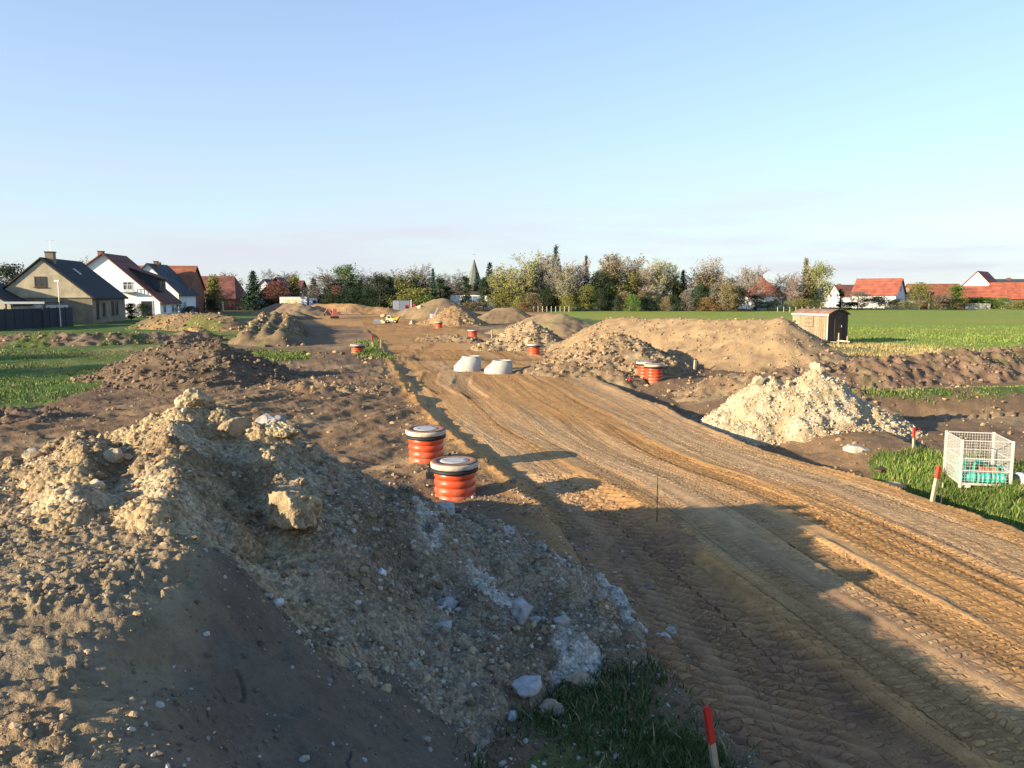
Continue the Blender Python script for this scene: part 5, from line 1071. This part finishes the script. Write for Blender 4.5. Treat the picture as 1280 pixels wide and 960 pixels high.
# ------------------------------------------------------------------ trees
def leaf_mat(name, col, var=.3):
    return mat(name, col, .8, var=var, scale=.7, randobj=.12, spec=.15)
LEAF = {k: leaf_mat(k+'_leaves', c) for k, c in dict(dark=(.034,.052,.026), conifer=(.042,.075,.038), blue=(.042,.075,.056), green=(.10,.165,.035), olive=(.185,.185,.055), yellow=(.26,.26,.065), light=(.21,.225,.085),
    brown=(.20,.16,.085), red=(.16,.075,.052), pink=(.165,.13,.10), pale=(.20,.17,.125), rust=(.18,.12,.05), grey=(.18,.16,.125)).items()}
BARK = {'grey': mat('grey_bark', (.13,.11,.09), .9, var=.25), 'birch': mat('birch_bark', (.40,.37,.32), .8, var=.3, scale=3), 'brown': mat('brown_bark', (.075,.055,.04), .9, var=.25)}
def tubes(segs, n=4):
    Vs, Fs = [], []; b = 0
    for p, q, r0, r1 in segs:
        p = np.array(p); q = np.array(q); d = q-p; d = d/(np.linalg.norm(d)+1e-9); a = np.cross(d, [.3, .9, .2]); a /= np.linalg.norm(a)+1e-9; c = np.cross(d, a)
        for i in range(n): an = 2*pi*i/n; Vs.append(p+(a*cos(an)+c*sin(an))*r0)
        for i in range(n): an = 2*pi*i/n; Vs.append(q+(a*cos(an)+c*sin(an))*r1)
        Fs += [(b+i, b+(i+1) % n, b+n+(i+1) % n, b+n+i) for i in range(n)]; b += 2*n
    return np_mesh('trunk', np.array(Vs), np.array(Fs))
def leaf_cloud(P, size, rs, stretch=1.0, up=0.):
    P = np.concatenate([P, P+rs.randn(*P.shape)*size*.7]); size = size*.66; m = len(P); n_ = rs.randn(m, 3); n_[:, 2] += up; n_ /= np.linalg.norm(n_, axis=1)[:, None]
    a = np.cross(n_, rs.randn(m, 3)); a /= np.linalg.norm(a, axis=1)[:, None]; c = np.cross(n_, a); s = (size*(.5+rs.rand(m)))[:, None]
    V = np.stack([P-a*s*.5-c*s*.3*stretch, P+a*s*.5-c*s*.2*stretch, P+a*s*.3+c*s*.5*stretch, P-a*s*.35+c*s*.4*stretch], 1).reshape(-1, 3)
    return V, np.arange(m*4).reshape(-1, 4)
def branch_tree(seed, h=10., spread=.5, levels=4, trunk_r=.16, first=.25, leaf=.3, nleaf=900, up=.55, kids=5, twig=.02):
    """tapered trunk, limbs and twigs; leaves sit at the twig ends"""
    rs = np.random.RandomState(seed); segs = []; ends = []
    def grow(p, d, l, r, lev):
        steps = 3 if lev < 2 else 2; q = p
        for k in range(steps):
            d = d+rs.randn(3)*.13; d[2] += .10*up; d /= np.linalg.norm(d); q2 = q+d*l/steps; r2 = r*(1-.25*(k+1)/steps)
            segs.append((q, q2, max(r*(1-.25*k/steps), twig), max(r2, twig*.8))); q = q2
            if lev >= levels-1: ends.append(q)
            if lev < levels and (lev > 0 or (k+1)/steps > first):
                for _ in range(kids if lev == 0 else (3 if lev == 1 else 2)):
                    a = rs.uniform(0, 2*pi); o = np.array([cos(a), sin(a), 0]); o = o-d*np.dot(o, d); o /= np.linalg.norm(o)+1e-9
                    nd = d*(1-spread)+o*spread*1.2; nd[2] += .15*up; nd /= np.linalg.norm(nd)
                    grow(q-(q2-q)*0, nd, l*rs.uniform(.42, .62), max(r2*.52, twig), lev+1)
    grow(np.zeros(3), np.array([rs.randn()*.04, rs.randn()*.04, 1.]), h*.62, trunk_r, 0)
    E = np.array(ends); zmax = E[:, 2].max(); k = h/zmax
    segs = [(np.array(p)*[1, 1, k], np.array(q)*[1, 1, k], a, b) for p, q, a, b in segs]; E = E*[1, 1, k]
    P = E[rs.randint(0, len(E), nleaf)]+rs.randn(nleaf, 3)*h*.022
    return tubes(segs, 3), np_mesh('crown', *leaf_cloud(P, leaf, rs, 1.0), smooth=False)
def clump_tree(seed, h=10., w=6., n=2200, leaf=.34, base=.12, shape='round', trunk_r=.18):
    """leaf clumps through an uneven crown volume, on a trunk with limbs"""
    rs = np.random.RandomState(seed); P = []; segs = [((0, 0, 0), (0, 0, h*.55), trunk_r, trunk_r*.5)]
    nc = 46
    for i in range(nc):
        t = rs.rand()**.85; a = rs.uniform(0, 2*pi)
        if shape == 'round': rr = w/2*math.sqrt(max(.02, 1-(2*t-.9)**2/1.25))
        elif shape == 'cone': rr = w/2*(1.02-t)**.8
        elif shape == 'column': rr = w/2*min(1, (1.03-t)*3.2)**.6*min(1, .55+t*2)
        else: rr = w/2*math.sqrt(max(.05, 1-t*t))
        rad = rr*(rs.rand()**.45)*rs.uniform(.82, 1.12); c = np.array([cos(a)*rad, sin(a)*rad, h*(base+(1-base)*t*.96)])
        cs = w*rs.uniform(.07, .14) if shape != 'bush' else w*rs.uniform(.06, .12); m = int(n/nc*rs.uniform(.6, 1.4))
        P.append(c+rs.randn(m, 3)*cs*[1, 1, .75]); segs.append(((0, 0, h*max(.06, base*.8+.5*t*.7)), c, trunk_r*.3, .02))
    P = np.concatenate(P); P[:, 2] = np.clip(P[:, 2], .05, h*1.02)
    return tubes(segs, 4), np_mesh('crown', *leaf_cloud(P, leaf, rs), smooth=False)
def spruce(seed, h=10., w=4.5, n=3000, tiers=17, droop=.25):
    rs = np.random.RandomState(seed); P = []; segs = [((0, 0, 0), (0, 0, h*.98), .16, .02)]
    for k in range(tiers):
        t = k/(tiers-1); z = h*(.08+.88*t); rr = w/2*(1-t)**.85+.12; nb = int(9-4*t)
        for j in range(nb):
            a = 2*pi*j/nb+rs.uniform(-.4, .4); L = rr*rs.uniform(.7, 1.15); tip = np.array([cos(a)*L, sin(a)*L, z-droop*L+.1])
            segs.append(((0, 0, z), tip, .035, .01)); m = int(n/tiers/nb*(1.6-1.2*t)); u = rs.rand(m)**.7
            P.append(np.array([0, 0, z])+(tip-np.array([0, 0, z]))*u[:, None]+rs.randn(m, 3)*[.16+.03*L, .16+.03*L, .11])
    P.append(np.stack([rs.randn(40)*.08, rs.randn(40)*.08, h*(.93+.09*rs.rand(40))], 1))
    return tubes(segs, 4), np_mesh('crown', *leaf_cloud(np.concatenate(P), .26, rs, 1.2), smooth=False)
PROTO = {}
def proto(k, f):
    PROTO[k] = f
for i in range(3):
    proto(('bare', i), branch_tree(11+i, 10, .55, 4, .17, .3, .24, 900, .5, 5))
    proto(('birch', i), branch_tree(21+i, 10, .38, 4, .13, .3, .24, 1500, .8, 4))
    proto(('round', i), clump_tree(31+i, 10, 7, 3000, .32, .14))
    proto(('cone', i), clump_tree(41+i, 10, 4.5, 2600, .32, .06, 'cone'))
    proto(('column', i), clump_tree(51+i, 10, 2.6, 2200, .28, .04, 'column'))
    proto(('bush', i), clump_tree(61+i, 10, 14, 3000, .5, .03, 'bush', .1))
    proto(('spruce', i), spruce(71+i))
    proto(('airy', i), branch_tree(81+i, 10, .48, 4, .16, .22, .30, 3400, .6, 5))
SIZE = dict(bare=7., birch=4.8, round=7., cone=4.5, column=2.6, bush=14., spruce=4.5, airy=6.2)
TN = [0]
def tree(kind, u, vt, wpx, Y, leafc, label, bark='brown', group=None, vb=None, name=None, cat='tree'):
    """crown top at photo row vt, wpx pixels wide, rooted at distance Y"""
    x, Y, zt = AT(u, vt, Y); z0 = hz(x, Y) if Y < 170 else 0.; h = zt-z0; w_ = wpx/1000*math.hypot(x, Y)*.97
    i = TN[0] % 3; TN[0] += 1
    tm, cm = PROTO[(kind, i)]
    nm = name or {'bare': 'bare_tree', 'birch': 'birch_tree', 'round': 'leafy_tree', 'cone': 'conical_tree', 'column': 'column_tree', 'bush': 'shrub', 'spruce': 'spruce_tree', 'airy': 'budding_tree'}[kind]
    e = empty(nm, (x, Y, z0-.05), random.uniform(0, 6.28), label, 'shrub' if kind == 'bush' else cat, group)
    sx = w_/SIZE[kind]; e.scale = (sx, sx, (h+.05)/10.15)
    for nm2, me, m in (('trunk', tm, BARK[bark]), ('crown', cm, LEAF[leafc])):
        o = bpy.data.objects.new(nm2, me); C.objects.link(o); o.parent = e
        if len(me.materials) == 0: me.materials.append(m)
        o.material_slots[0].link = 'OBJECT'; o.material_slots[0].material = m
    return e
T = tree
# behind and between the houses at left
T('round', 12, 331, 40, 118, 'dark', 'dark leafy tree behind the low outbuilding at the left edge'); T('airy', 104, 318, 24, 150, 'pale', 'pale tree top between the tan house and the white house', 'grey')
T('bush', 178, 380, 26, 112, 'dark', 'dark hedge bush right of the terrace door of the white house'); T('bush', 212, 376, 40, 124, 'dark', 'dark hedge in front of the smaller white house'); T('bush', 238, 383, 24, 132, 'dark', 'dark hedge piece at the foot of the brick barn')
T('column', 163, 378, 14, 103, 'dark', 'dark bush filling the gap between tan house and white house')
T('cone', 266, 343, 24, 150, 'olive', 'olive green tree between the two barns'); T('airy', 280, 340, 30, 176, 'grey', 'twiggy tree behind the timbered barn ridge', 'grey'); T('bush', 262, 375, 26, 148, 'dark', 'dark shrub at the foot of the olive tree between the barns')
T('spruce', 316, 339, 36, 160, 'conifer', 'broad spruce beside the blue container'); T('bare', 342, 334, 36, 200, 'grey', 'bare tree behind the pale grey gable', 'grey'); T('bare', 358, 337, 26, 210, 'grey', 'second bare tree behind the dark brown house', 'grey')
T('round', 346, 352, 34, 176, 'red', 'copper leaved shrub tree over the dark brown house'); T('cone', 367, 345, 20, 182, 'olive', 'yellow green conical tree behind the lorry'); T('bush', 334, 374, 26, 172, 'dark', 'dark shrub left of the lorry')
# left half of the belt
T('bare', 400, 333, 52, 168, 'grey', 'big spreading bare tree right of the lorry', 'grey'); T('spruce', 392, 348, 32, 172, 'dark', 'dark evergreen under the left side of the spreading bare tree'); T('round', 416, 354, 30, 168, 'dark', 'dark evergreen bush tree behind the lorry cab')
T('round', 432, 332, 38, 172, 'green', 'round fresh green tree in the left part of the belt', 'grey'); T('round', 421, 357, 15, 163, 'red', 'small red leaved tree before the dark evergreens'); T('cone', 437, 352, 26, 164, 'dark', 'dark conical evergreen below the fresh green tree')
T('bare', 457, 333, 34, 174, 'pale', 'pale bare tree right of the fresh green tree', 'birch'); T('spruce', 450, 350, 26, 164, 'dark', 'dark spruce left of the broad dark pair'); T('round', 474, 341, 36, 160, 'dark', 'broad dark evergreen at the head of the road'); T('spruce', 488, 346, 26, 163, 'conifer', 'dark spruce right of the broad dark evergreen')
T('airy', 503, 334, 36, 168, 'olive', 'olive brown budding tree right of the dark spruces'); T('bare', 527, 326, 30, 175, 'grey', 'tall bare tree with dense twiggy top', 'grey'); T('airy', 522, 346, 34, 170, 'brown', 'brown budding tree under the tall twiggy bare tree')
T('bush', 520, 361, 66, 158, 'olive', 'wide olive green bush behind the grey container'); T('bush', 535, 370, 40, 155, 'green', 'lower greener bush right of the wide olive bush'); T('spruce', 541, 336, 16, 165, 'blue', 'slim dark spruce left of the thuja group'); T('column', 550, 348, 18, 160, 'conifer', 'left thuja of the group before the white building'); T('column', 559, 356, 13, 160, 'dark', 'right thuja of the group before the white building')
T('bare', 569, 335, 36, 195, 'pink', 'pinkish bare tree behind the left end of the white building', 'grey'); T('column', 582, 345, 14, 161, 'conifer', 'single thuja before the left wall of the white building'); T('spruce', 612, 328, 28, 176, 'blue', 'blue green fir right of the church spire'); T('column', 604, 345, 14, 161, 'conifer', 'thuja below the blue green fir'); T('spruce', 596, 340, 18, 200, 'blue', 'dark fir half hiding the church tower')
T('bush', 592, 378, 54, 158, 'brown', 'low brown shrubs below the white building'); 
# right of the white building
T('airy', 640, 329, 44, 166, 'yellow', 'yellow green budding tree right of the white building', 'birch'); T('bush', 632, 360, 46, 158, 'olive', 'brown olive bush under the yellow green tree'); T('spruce', 645, 347, 16, 160, 'conifer', 'dark narrow conifer inside the yellow green trees')
T('airy', 664, 312, 40, 166, 'light', 'tall light green tree, left end of the tallest group', 'birch'); T('airy', 657, 334, 30, 160, 'yellow', 'yellowish tree at the foot of the tall light green one', 'birch'); T('birch', 683, 314, 32, 163, 'brown', 'tall reddish brown birch in the tallest group', 'birch'); T('spruce', 695, 307, 30, 172, 'blue', 'tallest dark pine rising behind the birches')
T('birch', 701, 322, 30, 160, 'pink', 'pinkish birch in front of the tallest dark pine', 'birch'); T('birch', 712, 330, 26, 157, 'olive', 'white stemmed birch right of the tallest pine', 'birch'); T('birch', 722, 320, 24, 166, 'red', 'thin red twigged birch beside the dark spruce', 'birch'); T('spruce', 733, 320, 18, 168, 'dark', 'slim dark spruce right of the red twigged birch')
T('airy', 760, 314, 44, 165, 'brown', 'broad brown olive tree in the middle of the right belt', 'grey'); T('round', 752, 340, 34, 160, 'dark', 'dark evergreen below the broad brown olive tree'); T('airy', 775, 336, 30, 161, 'olive', 'olive tree right of the dark evergreen'); T('birch', 795, 321, 32, 165, 'pink', 'pinkish bare birch right of the broad brown tree', 'birch'); T('birch', 809, 326, 26, 162, 'brown', 'brown birch beside the olive poplar', 'birch')
T('birch', 827, 319, 34, 163, 'yellow', 'tall yellow olive poplar in the right belt', 'birch'); T('airy', 840, 336, 26, 166, 'olive', 'olive tree right of the yellow olive poplar'); T('spruce', 854, 338, 22, 165, 'dark', 'dark brownish spruce right of the poplar'); T('airy', 880, 331, 36, 163, 'brown', 'round reddish brown tree near the right end of the belt'); T('birch', 897, 319, 28, 166, 'pale', 'pale bare birch at the right end of the belt', 'birch'); T('bare', 910, 338, 24, 172, 'grey', 'thin bare tree right of the pale birch', 'grey')
T('birch', 934, 328, 28, 160, 'pale', 'lone pale birch with white trunk before the brown roof', 'birch'); T('bare', 980, 338, 34, 166, 'pink', 'reddish bare tree right of the pyramid roof', 'grey'); T('birch', 992, 340, 20, 160, 'red', 'red brown birch left of the tall cypress', 'birch'); T('spruce', 1008, 323, 24, 165, 'brown', 'tall brown green cypress at the right'); T('round', 1026, 327, 32, 163, 'light', 'pale green round tree right of the tall cypress', 'birch'); T('cone', 1018, 335, 26, 166, 'olive', 'olive cone shaped tree between cypress and pale green tree')
T('bush', 968, 376, 30, 158, 'dark', 'dark hedge below the pyramid roof'); T('round', 945, 368, 24, 158, 'dark', 'dark bush beside the lone pale birch'); T('bush', 1000, 374, 46, 157, 'olive', 'olive hedge at the foot of the tall cypress')
T('column', 1051, 361, 8, 168, 'conifer', 'tiny column tree before the village houses'); T('round', 1073, 363, 26, 178, 'grey', 'grey brown bush tree before the dull red roof'); T('bush', 1100, 371, 40, 176, 'grey', 'grey hedge below the dull red roof'); T('bush', 1122, 374, 34, 174, 'olive', 'olive hedge below the white gable'); T('round', 1151, 353, 26, 172, 'olive', 'small yellow olive tree before the garage', 'grey'); T('airy', 1172, 366, 24, 172, 'pale', 'pale shrub tree right of the garage'); T('cone', 1196, 357, 26, 178, 'green', 'green conical tree left of the annex roof'); T('bush', 1180, 376, 34, 172, 'olive', 'olive hedge left of the grey board fence'); T('bush', 1222, 372, 60, 181, 'green', 'green hedge behind the grey board fence'); T('round', 1254, 372, 16, 176, 'green', 'green bush below the dark triangular gable'); T('bush', 1272, 376, 26, 174, 'olive', 'yellowish hedge at the right picture edge'); T('bush', 1062, 378, 40, 170, 'dark', 'dark hedge before the pale low house')
# understory along the far edge of the field and the hedge behind the site, each named by the tree it stands under
rs_ = random.Random(4); USED = set()
def by_tree(adj, u, marks):
    mu, nm = min(marks, key=lambda q: abs(q[0]-u)); d = u-mu
    for where in (['left of' if d < -5 else 'right of' if d > 5 else 'below', 'in front of', 'close to', 'just beside', 'under the edge of', 'at the foot of']):
        lb = f'{adj} {where} the {nm}'
        if lb not in USED: USED.add(lb); return lb
    return lb
MARKS = [(644, 'yellow green tree'), (664, 'tall light green tree'), (683, 'reddish brown birch'), (695, 'tallest dark pine'), (712, 'white stemmed birch'), (733, 'slim dark spruce'), (760, 'broad brown olive tree'), (795, 'pinkish birch'), (827, 'yellow olive poplar'), (854, 'brownish spruce'), (880, 'round reddish tree'), (897, 'pale bare birch'), (920, 'lone pale birch')]
for k in range(34):
    u = 650+k*8.3+rs_.uniform(-3, 3); c_ = rs_.choice(['olive', 'dark', 'green', 'brown', 'olive', 'conifer', 'grey'] if u > 740 else ['olive', 'brown', 'dark', 'olive', 'grey'])
    tall = rs_.random() < .4
    T('round' if tall else 'bush', u, rs_.uniform(352, 362) if tall else rs_.uniform(363, 379), rs_.uniform(14, 24) if tall else rs_.uniform(16, 30), 154+rs_.uniform(0, 8), c_,
      by_tree(('tall ' if tall else 'low ')+{'olive': 'olive', 'dark': 'dark green', 'green': 'green', 'brown': 'brown', 'conifer': 'deep green', 'grey': 'grey brown'}[c_]+' shrub', u, MARKS), group='shrubs under the tree belt', name='shrub')
T('bush', 655, 378, 20, 150, 'rust', 'orange brown bush at the left end of the green field'); T('bush', 912, 375, 36, 156, 'rust', 'yellow brown hedge left of the lone pale birch'); T('bush', 885, 372, 30, 157, 'rust', 'rust coloured hedge under the round reddish tree')
MARK2 = [(392, 'spreading bare tree'), (421, 'small red leaved tree'), (437, 'fresh green tree'), (457, 'pale bare tree'), (474, 'broad dark evergreen'), (488, 'dark spruce right of the road end')]
for k in range(10):
    c_ = ['dark', 'conifer'][k % 2]
    T(['round', 'cone'][k % 3 == 1], 413+k*9, rs_.uniform(358, 368), 18, 161, c_, by_tree({'dark': 'dark', 'conifer': 'deep green'}[c_]+' evergreen hedge tree', 413+k*9, MARK2), group='evergreen hedge behind the site')
MARK3 = [(380, 'lorry'), (432, 'fresh green tree'), (527, 'tall twiggy bare tree'), (593, 'church spire'), (640, 'yellow green tree'), (695, 'tallest dark pine'), (760, 'broad brown olive tree'), (827, 'yellow olive poplar'), (897, 'pale bare birch'), (955, 'pyramid roof')]
for k in range(12):
    u = 380+k*52+rs_.uniform(-12, 12)
    T(['bare', 'airy', 'round'][k % 3], u, rs_.uniform(346, 354), 44, 225, ['grey', 'brown', 'olive'][k % 3], by_tree(['grey bare', 'brown budding', 'olive leafy'][k % 3]+' tree far behind', u, MARK3).replace('behind below', 'behind').replace('behind left of', 'back, left of').replace('behind right of', 'back, right of'), group='back row of the tree belt', bark='grey')
# trees just outside the left edge, whose shade lies over the grass
for i, (x, y, h, w_) in enumerate([(-40, 24, 6.5, 7), (-44, 31, 6, 7), (-36, 19.5, 4.5, 5)]):
    tm, cm = PROTO[('round', i)]; e = empty('leafy_tree', (x, y, 0), i, ['tallest', 'rearmost', 'smallest'][i]+' garden tree standing outside the left picture edge', 'tree', 'trees outside the left edge'); e.scale = (w_/7, w_/7, h/10)
    for nm2, me, m in (('trunk', tm, BARK['brown']), ('crown', cm, LEAF['dark'])):
        o = bpy.data.objects.new(nm2, me); C.objects.link(o); o.parent = e; o.material_slots[0].link = 'OBJECT'; o.material_slots[0].material = m
ORD = 'first second third fourth fifth sixth seventh eighth ninth'.split()
# white posts of a field fence and little marker posts at the field's far edge
for k in range(9):
    x, Y, _ = AT(667+k*5.5, 388, 150); r = empty('fence_post', (x, Y, 0), 0, ORD[k]+' pale fence post from the left at the left end of the field', 'post', 'pale posts at the field edge'); MB().box(-.05, .05, -.05, .05, 0, 1.0).part('post', M_trim, r); MB().box(-.06, .06, -.06, .06, 1.003, 1.05).part('cap', M_trim, r)
for k in range(8):
    x, Y, _ = AT(972+k*7.6, 386, 150); r = empty('marker_post', (x, Y, 0), 0, ORD[k]+' thin marker post from the left at the far field edge', 'post', 'marker posts at the far field edge'); MB().box(-.04, .04, -.04, .04, 0, .9).part('post', M_trim, r); MB().box(-.05, .05, -.05, .05, .903, .95).part('cap', M_trim, r)
